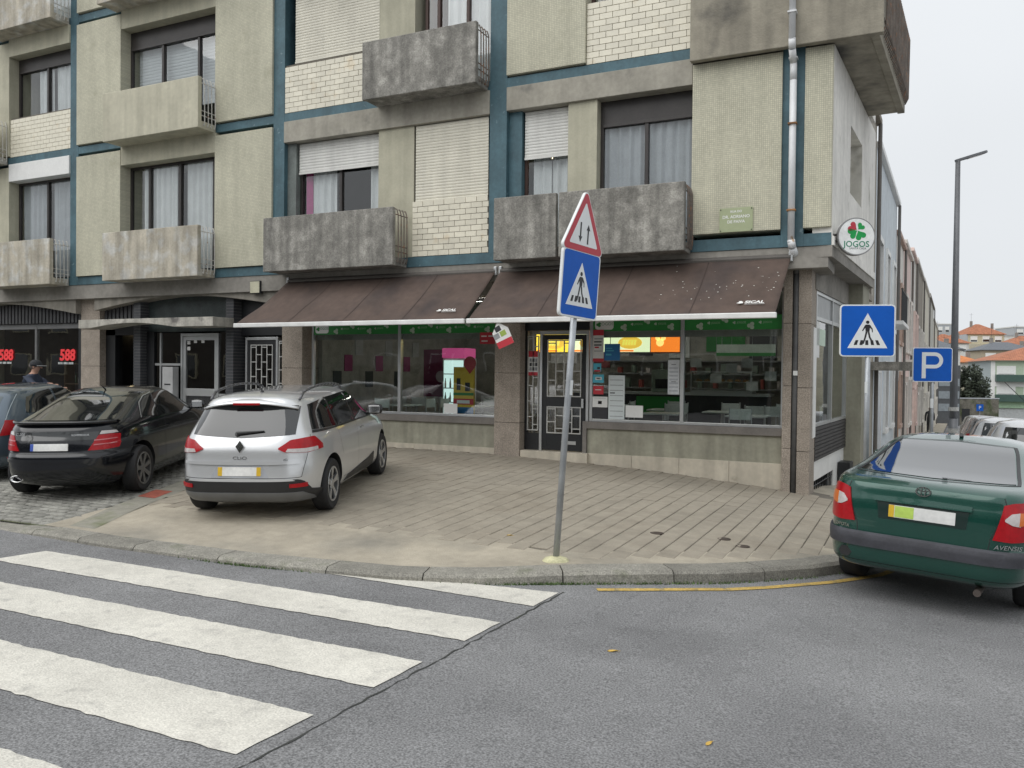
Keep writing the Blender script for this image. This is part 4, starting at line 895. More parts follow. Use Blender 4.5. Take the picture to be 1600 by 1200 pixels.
# doorway on the left: ceiling lamp and sweet machine
o = thing('ceiling_lamp', (-16.3, 1.3, 2.85), label='round lit ceiling lamp in the dark doorway beside the granite pillar', cat='lamp')
MB(Matrix.Translation((-16.15, 1.3, 2.78))).lathe([(.0, -.02), (.12, 0), (.15, .04), (.15, .06), (.12, .12)], 20).build('shade', M('lamp_glow', (1, .8, .45), emit=3.), o, smooth=True)
gm = thing('sweet_machine', (-16.05, 1.5, .46), label='sweet vending machine with orange balls in the dark doorway', cat='vending machine')
MB().box(-16.35, -15.85, 1.35, 1.75, .462, 1.5).build('cabinet', M('cab_red', (.05, .03, .02), .5), gm, bev=.02); MB().box(-16.37, -15.83, 1.33, 1.77, 2.08, 2.16).build('lid', M('lid_grey', (.3, .3, .3), .4), gm, bev=.01)
for k in range(28): MB(Matrix.Translation((random.uniform(-16.28, -15.92), random.uniform(1.42, 1.68), 1.56 + .07 * (k // 6)))).lathe([(.0, -.055), (.04, -.04), (.055, 0), (.04, .04), (.0, .055)], 10).build('ball', M('ball_' + 'oyr'[k % 3], [(.55, .2, .03), (.5, .35, .05), (.4, .06, .03)][k % 3], .3), gm, smooth=True)
MB().box(-16.35, -15.85, 1.36, 1.37, 1.5, 2.08).build('glass_front', glass, gm)

# more things inside the cafe: glass display case on the counter, cups, boards on the back wall
dcs = thing('display_case', (-2.1, 4.2, 1.47), label='glass pastry display case on the cafe counter', cat='display case')
MB().box(-2.75, -1.5, 3.92, 4.45, 1.471, 1.52).box(-2.75, -1.5, 3.92, 4.45, 1.9, 1.93).box(-2.75, -2.72, 3.92, 3.95, 1.52, 1.9).box(-1.53, -1.5, 3.92, 3.95, 1.52, 1.9).build('case_frame', alu, dcs); MB().box(-2.72, -1.53, 3.93, 3.936, 1.52, 1.9).build('pane', glass, dcs); MB().box(-2.7, -1.55, 4.0, 4.4, 1.7, 1.71).build('tray', whitef, dcs)
for k in range(14): MB(Matrix.Translation((-2.62 + (k % 7) * .16, 4.1 + .12 * (k // 7), 1.711))).lathe([(.05, 0), (.055, .02), (.03, .05), (.0, .055)], 10).build('pastry', M('pastry', (.4, .2, .06), .6, rnd=.2), dcs)
for k, (x, z, w, h, m_) in enumerate(((-4.9, 2.3, .6, .5, M('board_dark', (.04, .04, .045), .6)), (-3.9, 2.25, .5, .6, whitef), (-3.0, 2.4, .9, .35, greenb), (-2.0, 2.2, .6, .6, M('board_dark', (.04, .04, .045))), (-5.9, 2.0, .5, .8, M('poster_red', (.3, .05, .05), .6)), (-7.0, 2.1, .7, .7, whitef))):
    MB().box(x, x + w, 6.46, 6.49, z, z + h).build('wall_board', m_, label=['black board on the cafe back wall at the far left of the counter', 'tall white board on the cafe back wall', 'green board on the cafe back wall', 'square black board on the cafe back wall above the pastries', 'red poster on the cafe back wall', 'square white board on the cafe back wall'][k], cat='board')
for k in range(9): MB().box(-9.49, -9.48, .7 + .38 * k, .98 + .38 * k, 1.5 + .35 * (k % 3), 1.85 + .35 * (k % 3)).build('wall_picture', [M('pic_dark', (.05, .06, .06), .4), M('pic_pink', (.3, .04, .14), .5), M('pic_pale', (.4, .4, .38), .5)][k % 3], label='small picture hung on the end wall of the cafe', cat='picture', group='pictures on the cafe end wall')
# ================================================================== signs and street furniture
sblue = M('sign_blue', (.0, .095, .47), .5, var=.06, scale=2, spec=.3); swhite = M('sign_white', (.74, .76, .76), .4, var=.03); sred = M('sign_red', (.46, .03, .05), .4, var=.06); sblack = M('sign_black', (.012, .012, .014), .4)
galv = M('galvanised', (.38, .40, .42), .45, .5, var=.15, scale=6, streak=.12, fine=.1); salu = M('sign_back', (.45, .46, .47), .4, .6)
def ped_graphic(mt, s, parent, z=.0):
    # white triangle with walking figure and stripes, s = sign size
    MB(mt).prism([(-.36 * s, -.33 * s), (.36 * s, -.33 * s), (0, .33 * s)], z, z + .0012).build('white_triangle', swhite, parent)
    q = MB(mt); z2, z3 = z + .0013, z + .0024
    q.prism(disc_pts(.032 * s, 14, 0, .16 * s), z2, z3)
    q.prism([(-.035 * s, .115 * s), (.035 * s, .115 * s), (.045 * s, .09 * s), (.035 * s, -.02 * s), (-.035 * s, -.02 * s), (-.045 * s, .09 * s)], z2, z3)
    q.prism([(-.035 * s, .11 * s), (-.05 * s, .10 * s), (-.10 * s, .0), (-.085 * s, -.01 * s), (-.03 * s, .07 * s)], z2 + .0002, z3 + .0002)
    q.prism([(.035 * s, .11 * s), (.03 * s, .07 * s), (.075 * s, .02 * s), (.08 * s, -.03 * s), (.095 * s, -.03 * s), (.092 * s, .035 * s), (.05 * s, .10 * s)], z2 + .0002, z3 + .0002)
    q.prism([(-.035 * s, -.022 * s), (.0, -.022 * s), (-.025 * s, -.13 * s), (-.065 * s, -.25 * s), (-.09 * s, -.25 * s), (-.055 * s, -.12 * s)], z2, z3)
    q.prism([(.002 * s, -.022 * s), (.035 * s, -.022 * s), (.055 * s, -.12 * s), (.115 * s, -.24 * s), (.09 * s, -.25 * s), (.025 * s, -.13 * s)], z2, z3)
    q.build('walking_figure', sblack, parent)
    q = MB(mt)
    for k in range(5):
        x = (-.22 + .105 * k) * s; sk_ = -.22 * x / .22 * .12
        q.prism([(x - .028 * s - .0, -.27 * s), (x + .028 * s, -.27 * s), (x + .022 * s - x * .16, -.18 * s), (x - .028 * s - x * .16, -.18 * s)], z2 + .0004, z3 + .0004)
    q.build('crossing_bars', sblack, parent)
def plate(mt, pts_o, pts_i, parent, face, name, rim=swhite, th=.03):
    p = MB(mt).prism(pts_o, -th, 0).build(name, rim, parent, bev=.003); MB(mt).prism(pts_i, .0002, .0012).build('face', face, p)
    return p
# leaning pole on the kerb corner
lean = Vector((.055, .03, 1)).normalized(); base = Vector((-1.56, -6.10, G(-1.56, -6.1)))
sp_ = thing('sign_post', tuple(base), label='leaning grey post carrying a red bordered triangle and a blue crossing sign', cat='sign post')
MB().bar(base - lean * .1, base + lean * 3.30, .031, 16).build('pole', galv, sp_, smooth=True)
MB(Matrix.Translation(base)).lathe([(.13, -.01), (.11, .012), (.06, .03), (.035, .035)], 16).build('footing', M('footing_paint', (.5, .48, .3), .9, var=.25, scale=12), sp_)
va = math.radians(77); right = Vector((math.cos(va), math.sin(va), 0)); right = (right - lean * right.dot(lean)).normalized(); n_ = right.cross(lean)
c1 = base + lean * 2.60 + n_ * .05
mt = frame(c1, right, lean); s_ = .62
p1 = plate(mt, rrect(s_, s_ * 1.02, .045), rrect(s_ - .035, s_ * 1.02 - .035, .035), sp_, sblue, 'crossing_sign'); ped_graphic(mt, s_, p1, .0013)
c2 = base + lean * 3.10 + n_ * .05; mt2 = frame(c2, right, lean)
def rtri(s, r):
    h = s * .866; V = [(-s / 2, -h / 3), (s / 2, -h / 3), (0, 2 * h / 3)]; out = []
    for i, (x, y) in enumerate(V):
        d = math.hypot(x, y); cxx, cyy = x * (1 - 2 * r / d), y * (1 - 2 * r / d); a0 = math.atan2(y, x)
        for k in range(-3, 4): out.append((cxx + r * math.cos(a0 + k * PI / 9), cyy + r * math.sin(a0 + k * PI / 9)))
    return out
p2 = plate(mt2, rtri(.70, .04), rtri(.67, .035), sp_, sred, 'two_way_sign'); MB(mt2).prism(rtri(.47, .012), .0014, .0024).build('white_field', swhite, p2)
def arrow(x, up):
    k = 1 if up else -1; return [(x - .011, -.085 * k - .03), (x + .011, -.085 * k - .03), (x + .011, .045 * k - .03), (x + .03, .045 * k - .03), (x, .10 * k - .03), (x - .03, .045 * k - .03), (x - .011, .045 * k - .03)][::k]
MB(mt2).prism([(x, y + (.02 if x < 0 else 0)) for x, y in arrow(-.065, False)], .0026, .0036).prism(arrow(.06, True), .0026, .0036).build('arrows', sblack, p2)
MB(mt).box(-.06, .06, -.2, -.17, -.05, -.031).box(-.06, .06, .17, .2, -.05, -.031).build('clamps', galv, p1)
MB(frame(base + lean * 1.63 + n_ * .0318, right, lean)).box(-.022, .022, -.07, .07, 0, .001).build('sticker', swhite, sp_)
# crossing sign at the corner of the side street
bx, by = .93, -2.05; bz = G(.93, -2.05)
cs = thing('crossing_sign_post', (bx, by, bz), label='upright post with a square blue pedestrian crossing sign behind the green car', cat='sign post')
MB().bar((bx, by + .03, bz - .1), (bx, by + .03, 2.74), .033, 16).build('pole', galv, cs, smooth=True)
mt = frame((bx - .005, by - .01, 2.43), (math.cos(.31), math.sin(.31), 0), (0.0, 0, 1)); p1 = plate(mt, rrect(.66, .65, .045), rrect(.63, .62, .035), cs, sblue, 'crossing_sign'); ped_graphic(mt, .66, p1, .0013)
MB(frame((bx - .004, by - .004, 1.72), (math.cos(.4), math.sin(.4), 0), (0, 0, 1))).box(-.025, .025, -.07, .07, 0, .002).build('sticker', swhite, cs)
# parking sign further down
px_, py_ = 1.77, 4.55; pz = G(px_, py_)
ps = thing('parking_sign_post', (px_, py_, pz), label='post with a blue sign bearing a white capital P', cat='sign post')
MB().bar((px_, py_ + .04, pz - .1), (px_, py_ + .04, 2.38), .033, 14).build('pole', galv, ps, smooth=True)
mt = frame((px_, py_, 2.09), (math.cos(.38), math.sin(.38), 0), (0, 0, 1)); p1 = plate(mt, rrect(.74, .66, .045), rrect(.71, .63, .035), ps, sblue, 'parking_sign')
q = MB(mt); W = .075
q.box(-.2, -.2 + W, -.26, .24, .0014, .0024); outer = []; inner = []
for k in range(13): t = -PI / 2 + PI * k / 12; outer.append((.04 + .155 * math.cos(t), .085 + .155 * math.sin(t))); inner.append((.04 + .085 * math.cos(t), .085 + .085 * math.sin(t)))
q.grid([[(x, y, .0024) for x, y in [(-.125, -.07)] + outer + [(-.125, .24)]], [(x, y, .0024) for x, y in [(-.125, 0)] + inner + [(-.125, .17)]]])
q.build('letter_p', swhite, p1)
MB(frame((px_, py_ + .005, 1.35), (1, .4, 0), (0, 0, 1))).box(-.03, .03, -.09, .09, 0, .002).build('sticker', swhite, ps)
# street lamp
lx, ly = 2.40, 11.5; lz = G(lx, ly)
sl = thing('street_lamp', (lx, ly, lz), label='tall slim grey street lamp with one flat angled head', cat='street lamp')
MB().bar((lx, ly, lz), (lx, ly, 7.55), .105, 16, .06).build('pole', M('lamp_pole', (.17, .175, .185), .5, .4, var=.12), sl, smooth=True)
MB().bar((lx, ly, lz), (lx, ly, lz + 1.3), .125, 16, .115).build('pole_base', M('lamp_pole', (.17, .175, .185)), sl, smooth=True)
m_ = Matrix.Translation((lx, ly, 7.53)) @ Matrix.Rotation(math.radians(24), 4, 'Z') @ Matrix.Rotation(math.radians(-17), 4, 'Y')
MB(m_).prism([(-.06, -.05), (.25, -.1), (.70, -.12), (.76, -.08), (.76, .08), (.70, .12), (.25, .1), (-.06, .05)], -.01, .055).build('lamp_head', M('lamp_pole', (.17, .175, .185)), sl, bev=.01)
MB(m_).box(.28, .68, -.085, .085, -.018, -.0105).build('lens', M('lamp_lens2', (.4, .4, .38), .2), sl)
for z, h in ((lz + .9, .14), (lz + 1.5, .1)): MB().bar((lx, ly, z), (lx, ly, z + h), .128, 12).build('sticker', M('sticker_worn', (.45, .45, .43), .7, var=.3, scale=20), sl)
# round shop sign on the corner
js = thing('round_shop_sign', (.40, -.30, 3.9), label='round white sign with a red and green leaf emblem reading JOGOS', cat='sign')
rr = Vector((.90, .435, 0)); mt = frame((.665, -.16, 3.905), rr, (0, 0, 1)); RD = .272
MB(mt).lathe([(RD - .01, -.13), (RD, -.12), (RD, -.008), (RD - .008, 0), (RD - .02, .002), (0, .002)], 48).build('drum', M('sign_panel', (.80, .81, .80), .35), js, bev=0)
MB(mt).lathe([(RD + .004, -.06), (RD + .006, -.01), (RD + .002, .003), (RD - .012, .003)], 48, cap=False).build('rim', M('rim_grey', (.25, .25, .25), .5), js)
def heart(cx, cy, s, rot):
    o = []
    for k in range(28):
        t = 2 * PI * k / 28; x = 16 * math.sin(t) ** 3; y = 13 * math.cos(t) - 5 * math.cos(2 * t) - 2 * math.cos(3 * t) - math.cos(4 * t)
        x, y = x / 17 * s, (y - (-17)) / 17 * s * .95
        o.append((cx + x * math.cos(rot) - y * math.sin(rot), cy + x * math.sin(rot) + y * math.cos(rot)))
    return o[::-1]
ox, oy = .012, .092
hz = .0035
MB(mt).prism(heart(ox - .008, oy + .004, .080, math.radians(58)), hz, hz + .002).build('red_leaf', sred, js)
gleaf = M('leaf_green', (.0, .30, .06), .4)
MB(mt).prism(heart(ox, oy - .006, .085, math.radians(118)), hz, hz + .002).prism(heart(ox + .006, oy - .004, .085, math.radians(208)), hz + .0002, hz + .0022).prism(heart(ox + .008, oy + .008, .062, math.radians(-42)), hz + .0004, hz + .0024).build('green_leaves', gleaf, js)
text('JOGOS', .122, mt @ Matrix.Translation((.0, -.115, hz)), M('jogos_green', (.03, .22, .13), .4), js, .001, bold=.0015)
text('SANTA CASA', .042, mt @ Matrix.Translation((.02, -.175, hz)), M('grey_text', (.2, .22, .22), .5), js, .001)
MB().bar((.33, -.28, 3.93), (.46, -.20, 3.93), .018, 8).bar((.33, -.28, 3.84), (.46, -.20, 3.84), .018, 8).build('bracket', darkfr, js)
# street name plate
np_ = thing('street_name_plate', (-1.02, -.455, 4.2), label='pale green street name plate with white lettering on the mosaic wall', cat='sign')
mt = frame((-1.015, -.456, 4.215), (1, 0, 0), (0, 0, 1)); MB(mt).prism(rrect(.50, .365, .01), 0, .014).build('plate', M('plate_green', (.36, .40, .24), .5, var=.05), np_, bev=.003)
for s_, sz, v in (('RUA DO', .045, .125), ('DR. ADRIANO', .064, .045), ('DE PAIVA', .062, -.03)): text(s_, sz, mt @ Matrix.Translation((0, v, .0145)), white, np_, .001, bold=.001)
for x, y in ((-.23, .16), (.23, .16), (-.23, -.16), (.23, -.16)): MB(mt).prism(disc_pts(.009, 8, x, y), .014, .02).build('screw', darkfr, np_)
# ================================================================== cars
tyrem = M('tyre_rubber', (.018, .018, .019), .8, var=.15, bump=.2); rimm = M('alloy_silver', (.5, .51, .52), .3, .8, var=.05); rimd = M('alloy_grey', (.2, .2, .2), .4, .7, var=.1)
cglass = M('car_glass', (.012, .014, .015), .03, spec=.6, coat=1., var=0); ctrim = M('car_trim', (.02, .02, .021), .5, var=.1); chrome = M('chrome', (.7, .7, .7), .12, 1., var=0)
tl_red = M('tail_red', (.36, .004, .009), .3, coat=.25, var=.12, scale=30, spec=.3); tl_white = M('tail_clear', (.5, .46, .45), .15, coat=1., var=.1, scale=40); tl_or = M('tail_orange', (.62, .15, .02), .3, coat=.3, var=.05)
platew = M('plate_white', (.72, .72, .70), .4); platey = M('plate_yellow', (.65, .42, .03), .4)
class Car:
    def __init__(s, name, loc, rz, label, cat, T, ym, paint, WB, track, R, nr=6., nf=4.5, res=1, group=None, tilt=None):
        s.t = thing(name, loc, rz, label, cat, group); Rz = Matrix.Rotation(rz, 4, 'Z'); f_ = Vector((-math.sin(rz), math.cos(rz))); r_ = Vector((math.cos(rz), math.sin(rz))); p_ = Vector(loc[:2])
        hz_ = lambda a, b_: G(*(p_ + f_ * a + r_ * b_))
        zr, zf = (hz_(0, -track / 2) + hz_(0, track / 2)) / 2, (hz_(WB, -track / 2) + hz_(WB, track / 2)) / 2; zl_, zrr = (hz_(0, -track / 2) + hz_(WB, -track / 2)) / 2, (hz_(0, track / 2) + hz_(WB, track / 2)) / 2
        loc = (loc[0], loc[1], loc[2] - hz_(0, 0) + zr)
        s.M = Matrix.Translation(loc) @ Rz @ Matrix.Rotation(math.atan2(zf - zr, WB), 4, 'X') @ Matrix.Rotation(-math.atan2(zrr - zl_, track), 4, 'Y'); s.t.matrix_basis = s.M; ROOT[s.t.name] = s.M; s.ym = ym; s.paint = paint
        z = [q[0] for q in T]; s.yr = pch(z, [q[1] for q in T]); s.yf = pch(z, [q[2] for q in T]); s.w = pch(z, [q[3] for q in T]); s.z0, s.z1 = z[0], z[-1]; s.nr, s.nf = nr, nf
        s.WB, s.track, s.R = WB, track, R
        zs = []
        for a, e in zip(z[:-1], z[1:]):
            n = max(1, int((e - a) / (.022 / res))); zs += [a + (e - a) * k / n for k in range(n)]
        zs.append(z[-1]); bb = MB(s.M); nq = int(26 * res); q = [-4 + 8 * k / (nq * 8) for k in range(nq * 8)]
        # denser around corners
        vs = []; rows = []
        for zz in zs: rows.append([s.S(k, zz) for k in q])
        m = len(q); bb.add([p for r in rows for p in r], [(j * m + i, j * m + (i + 1) % m, (j + 1) * m + (i + 1) % m, (j + 1) * m + i) for j in range(len(rows) - 1) for i in range(m)])
        bb.f.append(tuple(range(m - 1, -1, -1))); bb.mi.append(0); bb.f.append(tuple((len(rows) - 1) * m + i for i in range(m))); bb.mi.append(0)
        s.body = bb.build('body', [paint, ctrim], s.t, smooth=True)
        # wheel arches
        cut = MB(s.M)
        for y in (0, WB):
            for sx in (-1, 1): 
                a, e = sorted((sx * (track / 2 - .2), sx * 1.2)); cut.cur = 0
                vs = []; n = 40
                for x in (a, e):
                    for k in range(n): t = 2 * PI * k / n; vs.append((x, y + (R + .055) * math.cos(t), R + .01 + (R + .055) * math.sin(t)))
                cut.add(vs, [tuple(range(n - 1, -1, -1)), tuple(range(n, 2 * n))] + [(i, (i + 1) % n, n + (i + 1) % n, n + i) for i in range(n)])
        co = cut.build('cut', ctrim, s.t); md = s.body.modifiers.new('b', 'BOOLEAN'); md.object = co; md.operation = 'DIFFERENCE'; md.solver = 'EXACT'; md.material_mode = 'TRANSFER'
        bpy.context.view_layer.update(); dg = bpy.context.evaluated_depsgraph_get(); me = bpy.data.meshes.new_from_object(s.body.evaluated_get(dg)); s.body.modifiers.clear(); s.body.data = me; bpy.data.objects.remove(co)
        me.set_sharp_from_angle(angle=math.radians(38))
    def S(s, q, z, off=0.):
        q = (q + 4) % 8 - 4; sg = 1 if q >= 0 else -1; a = abs(q)
        if a <= 1: px, py = a, -1.
        elif a <= 3: px, py = 1., a - 2.
        else: px, py = 4. - a, 1.
        n = s.nr if py < 0 else s.nf; r = (px ** n + abs(py) ** n) ** (-1 / n)
        L = (s.ym - s.yr(z)) if py < 0 else (s.yf(z) - s.ym)
        p = Vector((sg * px * r * s.w(z), s.ym + py * r * L, z))
        if off:
            e = .01; a_ = s.S(q + e, z) - s.S(q - e, z); b_ = s.S(q, min(z + e, s.z1)) - s.S(q, max(z - e, s.z0)); nn = a_.cross(b_).normalized()
            if nn.dot(p - Vector((0, s.ym, z - .0))) < 0: nn = -nn
            p = p + nn * off
        return p
    def qr(s, x, z):     # rear face: signed x -> q
        lo, hi = 0., 1.6; ax = abs(x)
        for _ in range(30):
            m = (lo + hi) / 2
            if s.S(m, z).x < ax and m <= 1.0: lo = m
            else: hi = m
        return math.copysign(lo, x)
    def qs(s, y, z, sg=1):
        lo, hi = .5, 3.5
        for _ in range(30):
            m = (lo + hi) / 2
            if s.S(m, z).y < y: lo = m
            else: hi = m
        return sg * lo
    def patch(s, name, bot, top, mat, off=.004, rows=6, n=16, thick=True, parent=None):
        """bot/top: lists of (q,z) points; fills between"""
        def rs(pl):
            d = [0.]
            for a, e in zip(pl[:-1], pl[1:]): d.append(d[-1] + math.hypot(e[0] - a[0], (e[1] - a[1]) * 1.2) + 1e-6)
            return [(float(np.interp(d[-1] * k / n, d, [p[0] for p in pl])), float(np.interp(d[-1] * k / n, d, [p[1] for p in pl]))) for k in range(n + 1)]
        B, T = rs(bot), rs(top); R_ = []
        for j in range(rows + 1):
            v = j / rows; R_.append([s.S(b[0] * (1 - v) + t[0] * v, b[1] * (1 - v) + t[1] * v, off) for b, t in zip(B, T)])
        bb = MB(s.M); bb.grid(R_)
        if thick:   # skirt back to the body
            ed = [(0, i) for i in range(n + 1)] + [(j, n) for j in range(1, rows + 1)] + [(rows, i) for i in range(n - 1, -1, -1)] + [(j, 0) for j in range(rows - 1, 0, -1)]
            out = []; inn = []
            for j, i in ed:
                b, t = B[i], T[i]; v = j / rows; qq, zz = b[0] * (1 - v) + t[0] * v, b[1] * (1 - v) + t[1] * v
                out.append(R_[j][i]); inn.append(s.S(qq, zz, -.004))
            k = len(ed); bb.add(out + inn, [(i, (i + 1) % k, k + (i + 1) % k, k + i) for i in range(k)])
        o = bb.build(name, mat, parent or s.t, smooth=True); o.data.set_sharp_from_angle(angle=math.radians(40)); return o
    def line(s, name, pts, w=.004, off=.0015, mat=None, n=40):
        pl = pts; d = [0.]
        for a, e in zip(pl[:-1], pl[1:]): d.append(d[-1] + (s.S(*e) - s.S(*a)).length + 1e-6)
        ps = [(float(np.interp(d[-1] * k / n, d, [p[0] for p in pl])), float(np.interp(d[-1] * k / n, d, [p[1] for p in pl]))) for k in range(n + 1)]
        P = [s.S(q, z, off) for q, z in ps]; rows = []
        for k in range(n + 1):
            t = (P[min(n, k + 1)] - P[max(0, k - 1)]).normalized(); nn = (s.S(*ps[k], .02) - s.S(*ps[k])).normalized(); u = t.cross(nn) * w / 2; rows.append([P[k] - u, P[k] + u])
        return MB(s.M).grid(rows).build(name, mat or ctrim, s.t)
    def side(s, pts, sg): return [(s.qs(y, z, sg), z) for y, z in pts]
    def rear(s, pts): return [(s.qr(x, z), z) for x, z in pts]
    def wheels(s, spokes=5, rim=rimm, rr=.66, double=False):
        for y in (0, s.WB):
            for sx in (-1, 1):
                m = s.M @ Matrix.Translation((sx * s.track / 2, y, s.R)) @ Matrix.Rotation(PI / 2 * 0, 4, 'Y'); w = .1; R = s.R
                k = sx
                pr = [(R * rr, -w * k), (R * .9, -w * k), (R * .985, -w * .8 * k), (R, -w * .5 * k), (R, w * .5 * k), (R * .985, w * .8 * k), (R * .93, w * 1.0 * k), (R * rr * 1.03, w * .98 * k), (R * rr, w * .9 * k)]
                wh = MB(m).lathe(pr, 40, 'x', False).build('wheel', tyrem, s.t, smooth=True); wh.data.set_sharp_from_angle(angle=math.radians(50))
                f = w * k
                q = MB(m); q.lathe([(R * rr, .92 * f), (R * rr * .97, .97 * f), (R * rr * .92, .9 * f), (R * rr * .90, .2 * f), (.02, .15 * f)], 40, 'x', False); q.build('rim_barrel', M('rim_dark', (.06, .06, .06), .5, .5), wh, smooth=True)
                q = MB(m); q.lathe([(R * rr * 1.01, .93 * f), (R * rr * .985, .99 * f), (R * rr * .90, .95 * f), (R * rr * .90, .8 * f)], 40, 'x', False); q.lathe([(.07, .5 * f), (.07, .75 * f), (.05, .86 * f), (.0, .88 * f)], 20, 'x')
                for i in range(spokes):
                    a = 2 * PI * i / spokes + .3
                    for da in ((-.11, .11) if double else (0,)):
                        c, sn = math.cos(a + da), math.sin(a + da); wd = .017 if double else .028
                        vs = []
                        for r_, ww, xx in ((.05, wd * .8, .82), (R * rr * .92, wd * 1.25, .93)):
                            for dd in (-ww, ww): vs.append((xx * f, r_ * c - dd * sn, r_ * sn + dd * c))
                            for dd in (ww * .8, -ww * .8): vs.append(((xx - .3) * f, r_ * c - dd * sn, r_ * sn + dd * c))
                        q.add(vs, [(0, 1, 5, 4), (1, 2, 6, 5), (2, 3, 7, 6), (3, 0, 4, 7), (0, 3, 2, 1), (4, 5, 6, 7)])
                q.build('rim', rim, wh)
    def mirror(s, sg, y, z, w0, col_, gm=None):
        x0 = s.S(s.qs(y, z, sg), z).x; m = s.M @ Matrix.Translation((x0 + sg * .11, y, z + .06))
        q = MB(m @ Matrix.Diagonal((1, .55, .72, 1))); q.lathe([(.0, -.12), (.09, -.09), (.11, 0), (.09, .09), (.0, .12)], 14, 'x'); o = q.build('mirror', col_, s.t, smooth=True)
        MB(s.M).bar((x0 - sg * .02, y, z), (x0 + sg * .06, y, z + .03), .025, 8).build('stalk', ctrim, o); MB(m).box(-.08, .08, -.066, -.058, -.05, .05).build('mirror_glass', chrome, o, bev=.005)
def text_on(car, s_, size, x, z, mat=chrome, off=.006, shear=0., sx=1., y=None):
    P = car.S(car.qr(x, z), z); A = car.S(car.qr(x - .03, z), z); B = car.S(car.qr(x + .03, z), z); U = car.S(car.qr(x, z + .03), z + .03) - P
    r = (B - A).normalized(); u = (U - r * U.dot(r)).normalized(); n = r.cross(u); text(s_, size, car.M @ frame(P + n * off, r, u), mat, car.t, .002, name='badge', shear=shear, sx=sx)
    return car.M @ frame(P + n * off, r, u)
def shading_under(car): pass
# ---------------- silver estate
silver = M('paint_silver', (.66, .67, .68), .30, .6, var=.02, coat=1.)
hd = math.atan2(.366, .93)
T = [(.17, -.50, 3.15, .72), (.24, -.70, 3.35, .81), (.34, -.785, 3.43, .85), (.50, -.80, 3.45, .862), (.60, -.79, 3.44, .865), (.70, -.775, 3.36, .862), (.80, -.765, 3.2, .855), (.90, -.735, 2.95, .842), (.98, -.70, 2.60, .815), (1.04, -.665, 2.25, .785), (1.15, -.585, 2.0, .735), (1.25, -.51, 1.76, .695), (1.32, -.46, 1.55, .66), (1.37, -.43, 1.32, .61), (1.405, -.36, 1.05, .53), (1.43, -.2, .75, .40), (1.445, .1, .5, .2), (1.448, .3, .4, .05)]
gx0 = (-5.70, -5.44)
cz = lambda p: G(*p) + .002
c = Car('estate_car', (gx0[0], gx0[1], cz(gx0)), hd, 'silver estate car with roof rails parked on the pavement in front of the cafe', 'car', T, 1.3, silver, 2.59, 1.50, .315, nr=5.5)
ESTATE = c
c.wheels(5, rimm, .68, True)
c.patch('rear_window', c.rear([(-.60, .99), (0, .955), (.60, .99)]), c.rear([(-.57, 1.29), (0, 1.315), (.57, 1.29)]), cglass, .005)
for sg in (-1, 1):
    c.patch('quarter_window', c.side([(-.40, 1.02), (.30, 1.0)], sg), c.side([(-.22, 1.30), (.30, 1.345)], sg), cglass, .005)
    c.patch('side_window', c.side([(.36, 1.0), (1.12, .985)], sg), c.side([(.36, 1.345), (1.12, 1.36)], sg), cglass, .005)
    c.patch('side_window', c.side([(1.18, .985), (2.05, .985)], sg), c.side([(1.18, 1.36), (1.42, 1.345)], sg), cglass, .005)
    c.patch('window_pillar', c.side([(.29, .995), (.37, .995)], sg), c.side([(.29, 1.35), (.37, 1.35)], sg), ctrim, .003); c.patch('window_pillar', c.side([(1.11, .985), (1.19, .985)], sg), c.side([(1.11, 1.362), (1.19, 1.362)], sg), ctrim, .003)
    c.line('door_gap', c.side([(.30, .99), (.36, .78), (.42, .62)], sg)); c.line('door_gap', c.side([(1.15, .98), (1.15, .35)], sg)); c.line('door_gap', c.side([(2.1, .98), (2.15, .4)], sg)); c.line('door_gap', c.side([(.45, .33), (2.15, .33)], sg))
    c.patch('door_handle', c.side([(1.22, .86), (1.40, .865)], sg), c.side([(1.22, .885), (1.40, .89)], sg), chrome, .022)
    c.patch('sill_trim', c.side([(.52, .26), (1.98, .26)], sg), c.side([(.62, .32), (1.7, .40), (1.98, .44)], sg), ctrim, .008)
    lq = [(.55, .80), (.75, .775), (.845, .78)]
    a = c.rear([(sg * .44, .83), (sg * .52, .795), (sg * .72, .78)]) + [(c.qs(-.30, .80, sg), .80)]
    e = c.rear([(sg * .44, .845), (sg * .56, .93), (sg * .68, .945)]) + [(c.qs(-.42, .95, sg), .95)] + [(c.qs(-.30, .85, sg), .85)]
    c.patch('tail_light', a, e, tl_red, .014, 8, 24)
    a2 = c.rear([(sg * .52, .80), (sg * .70, .785)]) + [(c.qs(-.42, .795, sg), .795)]
    e2 = c.rear([(sg * .54, .835), (sg * .70, .83)]) + [(c.qs(-.42, .835, sg), .835)]
    c.patch('light_lens', a2, e2, tl_white, .018, 4, 16)
    c.patch('reflector', c.rear([(sg * .56, .40), (sg * .72, .40)]), c.rear([(sg * .56, .44), (sg * .72, .445)]), tl_red, .022)
    rl = MB(c.M)
    pts = []
    for k in range(13):
        y = -.28 + 1.75 * k / 12; u = k / 12; pts.append((sg * (.54 + .02 * math.sin(PI * u)), y, 1.385 + .095 * math.sin(PI * u) ** .6 + (.02 if 0 < k < 12 else -.02) - .0))
    rl.tube(pts, .016, 8); rl.build('roof_rail', M('rail_grey', (.12, .12, .125), .35, .5), c.t, smooth=True)
    c.mirror(sg, 1.93, 1.0, .1, ctrim)
    c.patch('belt_trim', c.side([(-.42, .985), (.4, .975), (2.05, .965)], sg), c.side([(-.40, 1.015), (.4, .995), (2.05, .985)], sg), ctrim, .006)
q0 = [(-1.35, .31), (-1.0, .30), (-.5, .29), (0, .29), (.5, .29), (1.0, .30), (1.35, .31)]
